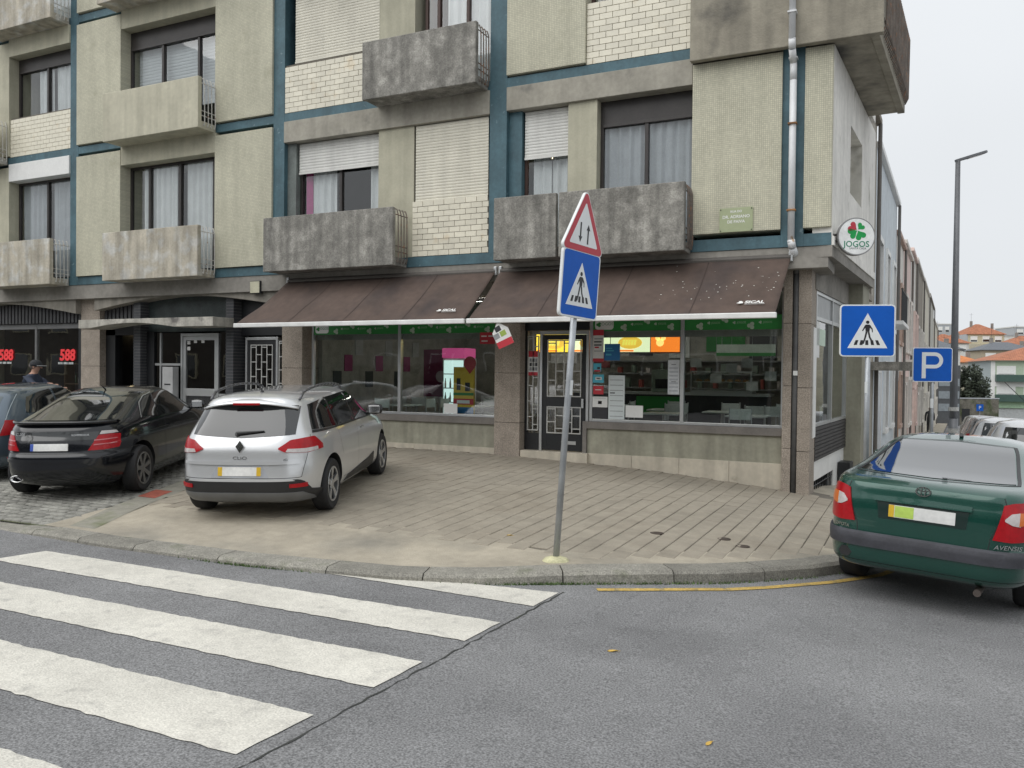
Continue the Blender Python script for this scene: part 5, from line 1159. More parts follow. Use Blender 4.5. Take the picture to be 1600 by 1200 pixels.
c.patch('bumper_lower', [(-1.32, .22), (-1, .23), (1, .23), (1.32, .22)], [(-1.32, .31), (-1., .36), (-.88, .46), (-.8, .49), (.8, .49), (.88, .46), (1., .36), (1.32, .31)], ctrim, .010, 8, 50)
c.patch('diffuser', [(-1.1, .225), (-.9, .24), (.9, .24), (1.1, .225)], [(-1.05, .27), (-.85, .345), (.85, .345), (1.05, .27)], M('diffuser_grey', (.16, .165, .17), .45, .3), .016, 4, 40)
c.patch('bumper_strip', c.rear([(-.62, .475), (0, .47), (.62, .475)]), c.rear([(-.58, .50), (0, .505), (.58, .50)]), silver, .016)
c.patch('tailgate_step', c.rear([(-.66, .665), (0, .655), (.66, .665)]), c.rear([(-.66, .70), (0, .70), (.66, .70)]), silver, .02, 4, 30)
c.patch('plate_recess', c.rear([(-.34, .515), (.34, .515)]), c.rear([(-.26, .655), (.26, .655)]), M('paint_silver_recess', (.56, .58, .62), .3, .5, coat=1.), .003)
c.patch('plate', c.rear([(-.25, .535), (.25, .535)]), c.rear([(-.25, .635), (.25, .635)]), platew, .010); 
for sg in (-1, 1): c.patch('plate_end', c.rear([(sg * .25, .536), (sg * .20, .536)]), c.rear([(sg * .25, .634), (sg * .20, .634)]), platey, .012)
c.line('tailgate_gap', c.rear([(-.72, .975), (-.73, .80), (-.70, .62), (-.68, .51), (0, .505), (.68, .51), (.70, .62), (.73, .80), (.72, .975)]), .006, n=80)
# roof spoiler with brake light, wiper, aerial, badge
sp2 = MB(c.M); rows = []
for y, z, dx in ((-.20, 1.418, .50), (-.40, 1.385, .555), (-.545, 1.352, .575), (-.55, 1.335, .57), (-.42, 1.318, .56)): rows.append([(dx * k / 10 * (1.0), y + .14 * abs(k / 10) ** 3, z - .075 * abs(k / 10) ** 2.2) for k in range(-10, 11)])
sp2.grid(rows); spo = sp2.build('roof_spoiler', silver, c.t, smooth=True); so = spo.modifiers.new('s', 'SOLIDIFY'); so.thickness = .012
MB(c.M).box(-.16, .16, -.552, -.53, 1.318, 1.345).build('brake_light', tl_red, c.t, bev=.006)
c.patch('window_shade_band', c.rear([(-.56, 1.275), (0, 1.29), (.56, 1.275)]), c.rear([(-.55, 1.30), (0, 1.325), (.55, 1.30)]), ctrim, .007)
P0 = c.S(c.qr(-.05, 1.0), 1.0, .02); P1 = c.S(c.qr(.26, 1.025), 1.025, .02); MB(c.M).bar(P0, P1, .022, 8, .008).bar(P0, P0 + Vector((0, .03, -.03)), .03, 8).build('rear_wiper', ctrim, c.t)
MB(c.M).bar((0, -.05, 1.43), (0, -.05, 1.46), .03, 10, .012).bar((0, -.05, 1.45), (0, -.22, 1.60), .006, 6).build('aerial', ctrim, c.t)
mt = text_on(c, 'CLIO', .05, .0, .735, sx=1.5); text_on(c, 'dCi', .035, .52, .715)
P = c.S(c.qr(0, .86), .86, .012); fm = frame(P, (1, 0, 0), (0, .12, 1)); fm = c.M @ fm
MB(fm).prism([(0, -.07), (.05, 0), (0, .07), (-.05, 0)], 0, .012).prism([(0, -.035), (.022, 0), (0, .035), (-.022, 0)], .0121, .0125).build('emblem', chrome, c.t, bev=.003)
# ---------------- black coupe
blackp = M('paint_black', (.004, .005, .008), .2, .0, var=.03, coat=.7, spec=.35)
T = [(.16, -.45, 3.2, .70), (.23, -.66, 3.38, .80), (.33, -.755, 3.46, .845), (.48, -.79, 3.5, .86), (.58, -.79, 3.5, .864), (.63, -.76, 3.47, .862), (.75, -.735, 3.35, .858), (.86, -.70, 3.1, .845), (.94, -.675, 2.75, .825), (.99, -.63, 2.45, .80), (1.03, -.48, 2.25, .775), (1.10, -.22, 2.02, .735), (1.19, .08, 1.78, .68), (1.27, .36, 1.55, .635), (1.33, .62, 1.35, .58), (1.365, .82, 1.2, .46), (1.38, .95, 1.1, .28), (1.384, 1.0, 1.05, .06)]
p0 = (-8.85, -5.58); hd2 = math.atan2(.447, .894)
c = Car('coupe_car', (p0[0], p0[1], cz(p0)), hd2, 'black coupe car with a spoiler lip and alloy wheels parked on the cobbles', 'car', T, 1.35, blackp, 2.71, 1.50, .32, nr=4.2)
c.wheels(7, rimd, .70)
c.patch('rear_window', c.rear([(-.60, 1.03), (0, 1.03), (.60, 1.03)]), c.rear([(-.42, 1.325), (0, 1.34), (.42, 1.325)]), cglass, .006, 10, 24)
c.patch('rear_glass_band', c.rear([(-.52, .80), (0, .79), (.52, .80)]), c.rear([(-.54, .90), (0, .905), (.54, .90)]), M('gloss_black', (.01, .012, .012), .06, coat=1.), .004)
for sg in (-1, 1):
    c.patch('quarter_window', c.side([(.18, 1.01), (.80, .985)], sg), c.side([(.45, 1.19), (.62, 1.255), (.80, 1.285)], sg), cglass, .006)
    c.patch('side_window', c.side([(.86, .985), (2.0, .96)], sg), c.side([(.86, 1.29), (1.2, 1.31), (1.52, 1.27)], sg), cglass, .006)
    c.line('window_chrome', c.side([(.14, 1.0), (.40, 1.19), (.62, 1.27), (.86, 1.305)], sg), .012, .007, alu); c.line('door_gap', c.side([(.80, .98), (.72, .6), (.75, .34)], sg)); c.line('door_gap', c.side([(2.1, .95), (2.12, .35)], sg))
    c.line('crease', c.side([(-.2, .80), (1, .83), (2.4, .80)], sg), .006, .002)
    c.patch('door_handle', c.side([(.86, .82), (1.05, .825)], sg), c.side([(.86, .845), (1.05, .85)], sg), blackp, .022)
    a = c.rear([(sg * .44, .665), (sg * .60, .665), (sg * .72, .68)]) + [(c.qs(-.42, .74, sg), .74)]; e = c.rear([(sg * .54, .855), (sg * .66, .86), (sg * .74, .85)]) + [(c.qs(-.42, .815, sg), .815)]
    c.patch('tail_light', a, e, tl_red, .012, 8, 20)
    c.patch('light_top', c.rear([(sg * .545, .862), (sg * .70, .868)]), c.rear([(sg * .56, .905), (sg * .68, .90)]), tl_white, .012)
    for zz in (.735, .79): c.line('light_bar', c.rear([(sg * .50, zz), (sg * .70, zz + .01)]), .014, .0155, M('tail_pink', (.5, .12, .13), .2, coat=1.))
    c.mirror(sg, 1.95, .98, .1, blackp)
c.line('bumper_gap', [(-1.3, .655), (-1, .64), (-.5, .63), (.5, .63), (1, .64), (1.3, .655)], .008, n=60)
c.patch('bumper_rub_strip', [(-1.25, .52), (-1, .52), (1, .52), (1.25, .52)], [(-1.25, .555), (-1, .56), (1, .56), (1.25, .555)], blackp, .014, 3, 50)
c.patch('plate', c.rear([(-.28, .665), (.20, .665)]), c.rear([(-.28, .755), (.20, .755)]), platew, .012); c.patch('plate_end', c.rear([(-.28, .666), (-.24, .666)]), c.rear([(-.28, .754), (-.24, .754)]), M('plate_blue', (.05, .1, .4), .4), .014)
rows = []
for dy, dz in ((.06, -.005), (-.03, .03), (-.07, .028), (-.06, .0), (.0, -.02)): rows.append([c.S(c.qr(.68 * k / 14, .985), .985) + Vector((0, dy, dz + .02)) for k in range(-14, 15)])
MB(c.M).grid(rows).build('spoiler_lip', blackp, c.t, smooth=True)
text_on(c, 'C 200', .05, -.44, .87, sx=1.2); text_on(c, 'KOMPRESSOR', .035, .34, .86)
P = c.S(c.qr(-.5, .30), .30); MB(c.M @ Matrix.Translation(P + Vector((0, -.02, 0))) @ Matrix.Diagonal((1.5, 1, .8, 1))).lathe([(.055, .1), (.058, -.01), (.048, -.012), (.046, .09)], 20, 'y', False).build('exhaust', chrome, c.t, smooth=True)
MB(c.M).bar((0, .75, 1.36), (0, .62, 1.43), .012, 6, .004).build('aerial', ctrim, c.t)
# ---------------- green saloon
greenp = M('paint_green', (.006, .062, .045), .25, .35, var=.03, coat=1.)
T = [(.25, -.55, 3.2, .68), (.28, -.84, 3.38, .77), (.33, -.945, 3.46, .82), (.40, -.975, 3.5, .843), (.48, -.985, 3.5, .848), (.58, -.99, 3.5, .855), (.61, -.955, 3.48, .856), (.75, -.95, 3.4, .856), (.86, -.945, 3.2, .85), (.95, -.93, 2.9, .838), (1.045, -.91, 2.55, .82), (1.075, -.86, 2.3, .80), (1.093, -.72, 2.12, .785), (1.12, -.46, 2.0, .765), (1.175, -.18, 1.82, .725), (1.25, .14, 1.58, .68), (1.325, .43, 1.36, .635), (1.38, .70, 1.18, .56), (1.41, .88, 1.05, .40), (1.42, .95, 1.0, .2), (1.423, .97, .99, .05)]
hd3 = -math.radians(11); p0 = (1.68, -4.50)
c = Car('saloon_car', (p0[0], p0[1], G(*p0) - .098), hd3, 'dark green saloon car with black bumper strip parked at the kerb corner', 'car', T, 1.3, greenp, 2.63, 1.47, .305, nr=7.)
c.wheels(6, rimd, .66)
c.patch('rear_window', c.rear([(-.63, 1.115), (0, 1.108), (.63, 1.115)]), c.rear([(-.49, 1.355), (0, 1.37), (.49, 1.355)]), cglass, .006, 10, 24)
c.line('window_seal', c.rear([(-.66, 1.11), (0, 1.10), (.66, 1.11)]), .022, .004); c.line('window_seal', c.rear([(-.50, 1.362), (0, 1.38), (.50, 1.362)]), .02, .004)
for sg in (-1, 1):
    c.line('window_seal', c.rear([(sg * .655, 1.11), (sg * .505, 1.362)]), .03, .004)
    c.patch('side_window', c.side([(-.05, 1.04), (.95, 1.02)], sg), c.side([(.38, 1.27), (.7, 1.325), (.95, 1.34)], sg), cglass, .006); c.patch('side_window', c.side([(1.02, 1.02), (1.95, 1.0)], sg), c.side([(1.02, 1.34), (1.36, 1.30)], sg), cglass, .006)
    c.line('door_gap', c.side([(.98, 1.01), (1.0, .33)], sg)); c.line('door_gap', c.side([(.1, 1.0), (.36, .66)], sg))
    a = c.rear([(sg * .535, .70), (sg * .66, .69), (sg * .76, .70)]) + [(c.qs(-.60, .72, sg), .72)]; e = c.rear([(sg * .60, .985), (sg * .66, 1.005), (sg * .73, 1.01)]) + [(c.qs(-.66, .99, sg), .99)]
    c.patch('tail_light', a, e, tl_red, .012, 8, 20)
    a = c.rear([(sg * .61, .86), (sg * .66, .83), (sg * .71, .82)]); e = c.rear([(sg * .61, .875), (sg * .65, .92), (sg * .70, .93)]); c.patch('reverse_lens', a, e, tl_white, .016)
    a = c.rear([(sg * .70, .825), (sg * .78, .84)]) + [(c.qs(-.66, .86, sg), .86)]; e = c.rear([(sg * .70, .93), (sg * .77, .93)]) + [(c.qs(-.66, .91, sg), .91)]; c.patch('indicator_lens', a, e, tl_or, .017)
    c.mirror(sg, 1.8, 1.0, .1, greenp)
c.patch('bumper_strip', [(-1.5, .505), (-1.2, .50), (-1, .49), (0, .49), (1, .49), (1.2, .50), (1.5, .505)], [(-1.5, .60), (-1.2, .605), (-1, .605), (0, .605), (1, .605), (1.2, .605), (1.5, .60)], M('bumper_grey', (.045, .046, .055), .6, var=.2, scale=6), .018, 6, 70)
c.line('bumper_line', [(-1.3, .36), (-1, .355), (1, .355), (1.3, .36)], .006, n=60)
c.line('boot_gap', c.rear([(-.60, 1.04), (-.615, .99), (-.52, .70), (-.51, .615)]), .007); c.line('boot_gap', c.rear([(.60, 1.04), (.615, .99), (.52, .70), (.51, .615)]), .007)
c.patch('plate_recess', c.rear([(-.34, .755), (.34, .755)]), c.rear([(-.36, .925), (.36, .925)]), M('recess_shade_green', (.003, .02, .016), .4, .1, coat=.4), .004)  # recess shade put into darker paint on a flat patch
c.patch('boot_trim', c.rear([(-.38, .90), (.38, .90)]), c.rear([(-.38, .945), (0, .955), (.38, .945)]), greenp, .024, 4, 24)
c.patch('plate', c.rear([(-.26, .775), (.26, .775)]), c.rear([(-.26, .88), (.26, .88)]), platew, .010); c.patch('plate_end', c.rear([(-.26, .776), (-.215, .776)]), c.rear([(-.26, .879), (-.215, .879)]), platey, .012); c.patch('plate_patch', c.rear([(-.21, .78), (-.06, .78)]), c.rear([(-.21, .875), (-.06, .875)]), M('plate_lime', (.45, .62, .12), .4), .012)
P = c.S(c.qr(0, 1.02), 1.02, .010); fm = c.M @ frame(P, (1, 0, 0), (0, .15, 1)); q = MB(fm @ Matrix.Diagonal((1, .68, 1, 1)))
def ringp(rx, ry, w, cx=0, cy=0, n=28):
    o = [(cx + rx * math.cos(2 * PI * k / n), cy + ry * math.sin(2 * PI * k / n), .006) for k in range(n + 1)]; i = [(cx + (rx - w) * math.cos(2 * PI * k / n), cy + (ry - w) * math.sin(2 * PI * k / n), .006) for k in range(n + 1)]; return [o, i]
q.grid(ringp(.062, .062, .013)); q.grid(ringp(.022, .056, .009)); q.grid(ringp(.052, .025, .010, 0, .030)); q.build('emblem', chrome, c.t)
text_on(c, 'TOYOTA', .042, -.655, .645, sx=1.1, off=.01); text_on(c, 'AVENSIS', .05, .64, .645, sx=1.15, off=.01, shear=.25)
P = c.S(c.qr(-.60, .42), .42, .004); MB(c.M @ frame(P, (1, -.1, 0), (0, 0, 1))).prism([(x * 1.0, y * .85) for x, y in disc_pts(.06, 6)], 0, .006).build('tow_cover', ctrim, c.t)
MB(c.M).tube([(.45, -.5, .25), (.45, -.93, .24)], .03, 12).build('exhaust', M('exhaust_steel', (.12, .1, .09), .5, .6), c.t)
MB(c.M).bar((.0, .9, 1.41), (.0, .86, 1.435), .02, 8).build('aerial_base', ctrim, c.t)
# hat shelf things seen through the rear window are tinted away; rear wiper pin
# ---------------- blue grey hatchback
blueg = M('paint_blue_grey', (.10, .135, .17), .25, .5, var=.02, coat=1.)
T = [(.17, -.45, 3.1, .70), (.24, -.60, 3.28, .79), (.36, -.68, 3.34, .83), (.52, -.70, 3.36, .84), (.65, -.68, 3.34, .84), (.78, -.655, 3.15, .835), (.90, -.61, 2.85, .82), (.97, -.575, 2.5, .795), (1.04, -.52, 2.15, .765), (1.15, -.40, 1.9, .715), (1.27, -.24, 1.62, .665), (1.35, -.10, 1.38, .62), (1.40, .05, 1.15, .54), (1.43, .22, .95, .38), (1.445, .4, .75, .15), (1.447, .5, .6, .04)]
T = [(q[0] * .95, *q[1:]) for q in T]; p0 = (-11.45, -5.35); c = Car('hatchback_car', (p0[0], p0[1], cz(p0)), hd2 + .02, 'blue grey hatchback car parked on the cobbles behind the black coupe', 'car', T, 1.25, blueg, 2.5, 1.46, .30, nr=4.5)
c.wheels(6, rimd, .66)
c.patch('rear_window', c.rear([(-.52, 0.9500), (0, 0.9357), (.52, 0.9500)]), c.rear([(-.44, 1.2350), (0, 1.2635), (.44, 1.2350)]), M('car_glass_pale', (.06, .085, .09), .04, coat=1.), .006)
for sg in (-1, 1):
    c.patch('side_window', c.side([(-.05, 0.9785), (.85, 0.9500)], sg), c.side([(.15, 1.2065), (.5, 1.2635), (.85, 1.2873)], sg), cglass, .006); c.patch('side_window', c.side([(.92, 0.9500), (1.9, 0.9310)], sg), c.side([(.92, 1.2873), (1.35, 1.2540)], sg), cglass, .006)
    a = c.rear([(sg * .60, 0.6840), (sg * .74, 0.6935)]); e = c.rear([(sg * .62, 0.9025), (sg * .70, 0.8930)]); c.patch('tail_light', a, e, tl_red, .012)
    c.line('hatch_gap', c.rear([(sg * .54, 1.2635), (sg * .62, 0.9500), (sg * .58, 0.6650)]), .01, .003, M('seam_pale', (.35, .4, .42), .4)); c.line('door_gap', c.side([(.88, 0.9405), (.9, 0.3325)], sg)); c.mirror(sg, 1.7, 1., .1, blueg)
c.patch('bumper', [(-1.4, 0.3990), (-1, 0.3990), (1, 0.3990), (1.4, 0.3990)], [(-1.4, 0.5320), (-1, 0.5415), (1, 0.5415), (1.4, 0.5320)], M('paint_blue_grey', (.1, .135, .17)), .014, 4, 50)
# ---------------- parked cars down the side street
whitep = M('paint_white', (.62, .63, .64), .25, .0, coat=1., var=.02); greyp = M('paint_grey', (.14, .145, .15), .25, .5, coat=1., var=.02); dgrey = M('paint_dark', (.03, .032, .035), .25, .4, coat=1., var=.02)
T2 = [(.17, -.45, 3.1, .70), (.26, -.66, 3.3, .80), (.50, -.74, 3.36, .855), (.70, -.71, 3.34, .855), (.85, -.67, 3.0, .845), (.97, -.62, 2.5, .81), (1.1, -.52, 2.1, .75), (1.3, -.34, 1.6, .665), (1.42, -.15, 1.2, .57), (1.47, .15, .9, .36), (1.48, .5, .6, .05)]
def parked(x, y, paint, lab):
    c = Car('parked_car', (x, y, G(x, y) - .095), -math.radians(2.6), lab, 'car', T2, 1.28, paint, 2.55, 1.5, .31, nr=4.5, res=.6, group='cars parked down the side street'); c.wheels(5, rimd, .66)
    c.patch('rear_window', c.rear([(-.58, 1.02), (.58, 1.02)]), c.rear([(-.5, 1.34), (.5, 1.34)]), cglass, .006, 4, 8); c.patch('rear_plate', c.rear([(-.25, .55), (.25, .55)]), c.rear([(-.25, .65), (.25, .65)]), platew, .008, 2, 4)
    for sg in (-1, 1):
        c.patch('tail_light', c.rear([(sg * .60, .72), (sg * .76, .73)]), c.rear([(sg * .62, .95), (sg * .73, .94)]), tl_red, .012, 3, 6); c.patch('side_window', c.side([(-.1, 1.04), (1.9, 1.0)], sg), c.side([(.1, 1.33), (1.4, 1.36)], sg), cglass, .006, 4, 12)
    return c
c = parked(3.35, 3.1, whitep, 'white hatchback with tall roof aerials parked ahead of the green saloon')
MB(c.M).bar((.1, .1, 1.46), (-.55, -.35, 2.1), .006, 5).build('aerial', ctrim, c.t); MB(c.M).bar((.25, .4, 1.47), (.25, .4, 1.75), .01, 5, .004).build('aerial', ctrim, c.t)
parked(3.45, 9.2, whitep, 'white hatchback parked second down the side street, beyond the one with aerials'); parked(3.6, 15.2, greyp, 'grey hatchback parked beyond the street lamp between two white cars'); parked(3.85, 21.2, whitep, 'white hatchback parked beyond the street lamp with a dark car behind it'); parked(4.1, 27.5, dgrey, 'dark hatchback parked far down the side street'); parked(4.4, 34, greyp, 'grey hatchback last in the row of parked cars')
# ================================================================== houses down the side street
roofo = M('roof_orange', (.38, .15, .08), .85, var=.25, scale=1.5, bump=.3, tile=(.28, .7, 'xy'))
slatem = M('roof_slate', (.12, .13, .145), .7, var=.2)
HM = Matrix.Translation((.42, 6.0, 0)) @ Matrix.Rotation(-math.radians(2.2), 4, 'Z')
def row_house(y0, y1, zt, wall, lab, nwin, dcol, trim, zb, slab=None, wf=.06, dep=7.):
    o = HM @ Vector((0, (y0 + y1) / 2, 0)); t = thing('row_house', (o.x, o.y, zb), label=lab, cat='house')
    MB(HM).box(-dep, 0, y0 + .01, y1 - .01, zb - .6, zt).build('wall', wall, t)
    MB(HM).box(-dep - .05, .12, y0 + .012, y1 - .012, zt + .002, zt + .16).build('cornice', trim, t, bev=.02)
    n = nwin; L = y1 - y0
    for fl, (za, zc) in enumerate(((zb + 3.9, zb + 5.9), (zb + .9, zb + 2.7))):
        for k in range(n):
            yc = y0 + L * (k + .5) / n; w = min(1.1, L / n * .5)
            if fl == 1 and k == 0:
                d = MB(HM).box(.0, .05, yc - .5, yc + .5, zb - .1, zb + 2.5).build('door', dcol, t, bev=.01); MB(HM).box(.0, wf, yc - .6, yc - .5, zb - .1, zb + 2.6).box(.0, wf, yc + .5, yc + .6, zb - .1, zb + 2.6).box(.0, wf, yc - .6, yc + .6, zb + 2.5, zb + 2.62).build('frame', trim, d); continue
            f = MB(HM).box(.0, wf, yc - w / 2 - .12, yc - w / 2, za - .12, zc + .14).box(.0, wf, yc + w / 2, yc + w / 2 + .12, za - .12, zc + .14).box(.0, wf + .03, yc - w / 2, yc + w / 2, za - .14, za).box(.0, wf, yc - w / 2, yc + w / 2, zc, zc + .14).build('window', trim, t)
            MB(HM).box(.005, .018, yc - w / 2, yc + w / 2, za, zc).build('pane', cglass, f)
    MB(HM).bar((.09, y1 - .2, zb - .2), (.09, y1 - .2, zt), .05, 8).build('drainpipe', M('pipe_dark', (.13, .12, .11), .6), t)
    return t
lblue = M('render_light_blue', (.60, .65, .68), .85, var=.08, streak=.12); rpink = M('render_pink', (.72, .56, .51), .85, var=.1, streak=.15); rwhite = M('render_white', (.7, .67, .62), .85, var=.1, streak=.2); rbrown = M('render_brown', (.27, .24, .2), .85, var=.15, streak=.2); rcream = M('render_pale', (.64, .6, .5), .85, var=.12, streak=.2)
t = row_house(3.1, 11.3, 7.5, lblue, 'pale blue rendered row house next to the apartment building', 3, M('door_white', (.6, .62, .64), .5), white, -.55)
MB(HM).box(.0, 1.0, 2.2, 3.6, 2.0, 2.2).build('door_canopy', conc_dark, t); MB(HM).box(.0, .55, 5.2, 8.2, 3.25, 3.35).build('balcony_slab', white, t)
q = MB(HM)
for k in range(12): q.bar((.5, 5.3 + k * .25, 3.35), (.5, 5.3 + k * .25, 4.2), .012, 5)
q.bar((.5, 5.25, 4.2), (.5, 8.1, 4.2), .02, 6).build('balcony_rail', black, t)
row_house(-1.25, 3.08, 8.0, M('render_stone', (.42, .39, .33), .85, var=.12, streak=.1), 'narrow tall grey row house wedged beside the apartment building', 1, M('door_dark', (.04, .035, .03), .5), rbrown, -.2, dep=.55)
row_house(11.32, 15.6, 6.6, rwhite, 'narrow white row house with an orange door', 2, M('door_orange', (.42, .17, .03), .5), M('trim_rust', (.45, .32, .26), .7), -.8)
t = row_house(15.62, 21.5, 6.9, rpink, 'pink rendered row house with pale window frames', 3, M('door_brown', (.15, .08, .05), .6), rwhite, -1.0, wf=.14)
MB(HM).box(.0, .5, 16.2, 18.4, 2.4, 2.5).build('balcony_slab', rwhite, t)
t = row_house(21.52, 26.5, 7.4, rwhite, 'narrow white row house between the pink and the grey brown ones', 2, M('door_orange', (.42, .17, .03)), rpink, -1.25, wf=.2)
t = row_house(26.52, 37, 7.6, rbrown, 'grey brown row house with a stone balcony', 3, M('door_brown', (.15, .08, .05)), rwhite, -1.6, wf=.16)
MB(HM).box(.0, .9, 30, 33, 2.6, 2.8).build('balcony_slab', conc_dark, t)
t = row_house(37.02, 50, 7.7, rcream, 'pale yellow row house with a planted balcony', 4, M('door_green', (.05, .1, .06), .5), rwhite, -2.1, wf=.18)
MB(HM).box(.0, 1.3, 40, 43, 1.9, 2.1).build('balcony_slab', conc_dark, t)
row_house(50.02, 66, 7.9, M('render_offwhite', (.5, .49, .44), .85, var=.12, streak=.2), 'off white row house with tall brown trim', 5, M('door_brown', (.15, .08, .05)), rbrown, -2.6, wf=.18)
row_house(66.02, 84, 7.0, rcream, 'last pale yellow house of the side street row', 5, M('door_green', (.05, .1, .06)), rwhite, -3.2, wf=.18)
# hillside and far houses
b = MB(); rows = []
HY = [100, 119, 135, 150, 230, 330, 500, 900]; HZ = [-5.4, -4.72, -3.0, 2.6, 7.0, 15.0, 15.0, 6.0]
for y in steps(112, 700, 60): rows.append([(x, y, float(np.interp(y, HY, HZ)) + (.3 * math.sin(x * .21 + y * .1) if y > 125 else 0)) for x in steps(-160, 300, 60)])
b.grid(rows); b.build('hillside', M('hill_ground', (.16, .15, .11), .95, var=.3, scale=.2), kind='structure')
def far_house(x, y, rz, w, d, zb, ze, zt, wall, roof, lab, hip=.35, floors=2, nw=3, wm=None, flat=False, side=True, gable=False, group=None):
    t = thing('far_house', (x, y, zb), rz, label=lab, cat='house', group=group); m = ROOT[t.name]; H_ = ze - zb
    MB(m).box(0, w, 0, d, -3, H_).build('wall', wall, t)
    if flat: MB(m).box(-.15, w + .15, -.15, d + .15, H_ + .002, H_ + .35).build('roof', roof, t)
    else:
        r = zt - ze; e = .45; k = min(w, d) * hip; a = [(-e, -e, H_), (w + e, -e, H_), (w + e, d + e, H_), (-e, d + e, H_), (k, d / 2, H_ + r), (w - k, d / 2, H_ + r)]
        R_ = MB(m).add([(p[0], p[1], p[2] - .12) for p in a[:4]] + a, [(0, 3, 2, 1), (0, 1, 5, 4), (1, 2, 6, 5), (2, 3, 7, 6), (3, 0, 4, 7), (4, 5, 9, 8), (5, 6, 9), (6, 7, 8, 9), (7, 4, 8)]).build('roof', roof, t)
        MB(m).box(w * .3, w * .3 + .6, d * .5 - .3, d * .5 + .3, H_ + r * .5, H_ + r + .9).box(w * .85, w * .85 + .6, d * .4, d * .4 + .6, H_ + r * .2, H_ + r + .2).build('chimney', M('chimney_grey', (.25, .23, .21), .9), R_)
        MB(m).bar((w * .3 + .3, d * .5, H_ + r + .8), (w * .3 + .3, d * .5, H_ + r + 3.4), .03, 5).bar((w * .3 - .3, d * .5, H_ + r + 2.9), (w * .3 + .9, d * .5, H_ + r + 2.9), .02, 5).build('aerial', black, R_)
    fh = H_ / floors
    for f in range(floors):
        for k in range(nw):
            xc = w * (k + .5) / nw; ww = w / nw * .26
            q = MB(m).box(xc - ww - .1, xc + ww + .1, -.08, -.001, fh * f + fh * .32, fh * f + fh * .82).build('window', wm or white, t); MB(m).box(xc - ww, xc + ww, -.09, -.081, fh * f + fh * .35, fh * f + fh * (.55 if k % 2 else .5)).build('pane', cglass, q)
    return t
gpale = M('render_pale_green', (.42, .50, .38), .85, var=.06); gdark = M('balcony_green', (.045, .09, .075), .6, var=.1)
# green apartment house at the end of the street
t = thing('green_house', (11.4, 124.7, -4.5), math.radians(7), label='pale green house with dark green balcony bands and orange roof', cat='house'); m = ROOT[t.name]
MB(m).box(0, 18, 0, 17, -1, 8.7).build('wall', gpale, t); MB(m).box(-.02, .0, .3, 17, -1, 8.69).build('side_wall', M('render_blue_grey', (.36, .41, .42), .85, var=.06), t); MB(m).box(-.04, .5, -.04, .0, 0, 8.6).build('corner_strip', white, t)
for z in (6.7, 3.85): MB(m).box(.5, 18, -1.0, .0, z - 1.0, z).build('balcony', gdark, t, bev=.02)
MB(m).box(.5, 18, -.3, .0, 1.95, 2.84).build('fascia', M('fascia_green', (.36, .52, .36), .7), t); MB(m).box(.5, 18, -.1, -.002, 5.0, 5.69).build('white_band', white, t)
for z in (6.72, 3.87):
    for k in range(5):
        w_ = MB(m).box(.7 + k * 3.4, 3.1 + k * 3.4, -.06, -.003, z, z + 1.25).build('window', white, t); MB(m).box(.9 + k * 3.4, 2.9 + k * 3.4, -.07, -.061, z + .05, z + (.5 if k % 2 else .1)).build('pane', cglass, w_)
MB(m).box(.7, 6.6, -.05, -.003, -.2, 1.9).build('garage_door', M('garage_grey', (.45, .47, .48), .6), t); MB(m).box(7.8, 10, -.05, -.003, -.2, 1.9).build('garage_door', black, t)
MB(m).box(-.4, 18.4, -.5, 17.4, 8.701, 8.75).build('eave', white, t)
MB(m).add([(-.6, -.7, 8.751), (18.6, -.7, 8.751), (18.6, 17.6, 8.751), (-.6, 17.6, 8.751), (7, 8.5, 11.2), (11.5, 8.5, 11.2)], [(0, 1, 5, 4), (1, 2, 5), (2, 3, 4, 5), (3, 0, 4), (0, 3, 2, 1)]).build('roof', roofo, t)
cr = M('render_cream_far', (.50, .46, .33), .85, var=.08); wf_ = M('render_white_far', (.62, .62, .60), .85, var=.05); gf = M('render_grey_far', (.40, .42, .44), .85, var=.06)
t = far_house(15.7, 271.6, math.radians(20), 10.4, 12, 4, 14.7, 18.0, cr, roofo, 'cream house with orange hip roof and chimneys on the hill', .45, 3, 3)
MB(ROOT[t.name]).box(-.2, 10.8, -2.4, .0, 5.2, 7.6).build('terrace_wall', M('terrace_cream', (.45, .42, .33), .9, var=.15), t); MB(ROOT[t.name]).box(-.5, -.05, -.1, 12, 0, 10.6).build('side_wall', gf, t)
far_house(5.5, 225.5, math.radians(22), 9, 9, 4, 10.5, 12.9, wf_, roofo, 'white house with a shallow orange roof below the cream house', .45, 2, 3)
far_house(5.2, 155.2, math.radians(22), 7.5, 7, 0, 4.5, 6.2, wf_, M('roof_bright', (.52, .19, .07), .85, var=.15, scale=2), 'low white house with a bright orange roof behind the dark tree', .5, 1, 3)
far_house(1.5, 145.4, math.radians(22), 7.5, 8, 0, 6.6, 8.3, wf_, slatem, 'white house with a grey slate roof beyond the row houses', .3, 2, 3)
far_house(8.5, 323, math.radians(22), 7, 8, 8, 20.5, 21, gf, wf_, 'plain grey block with a flat roof far up the hill', flat=True, floors=3, nw=3)
far_house(30.3, 300.6, math.radians(22), 22, 12, 8, 18, 18.4, gf, wf_, 'wide pale grey block with a flat roof on the skyline', flat=True, floors=3, nw=6)
far_house(25.8, 258.5, math.radians(22), 14, 12, 4, 10.8, 13.8, rbrown, roofo, 'brown house with a broad orange roof on the hill', .45, 2, 4)
far_house(25.2, 284, math.radians(22), 6, 8, 6, 14.6, 15, wf_, gf, 'small white flat roofed block between two roofs', flat=True, floors=2, nw=2)
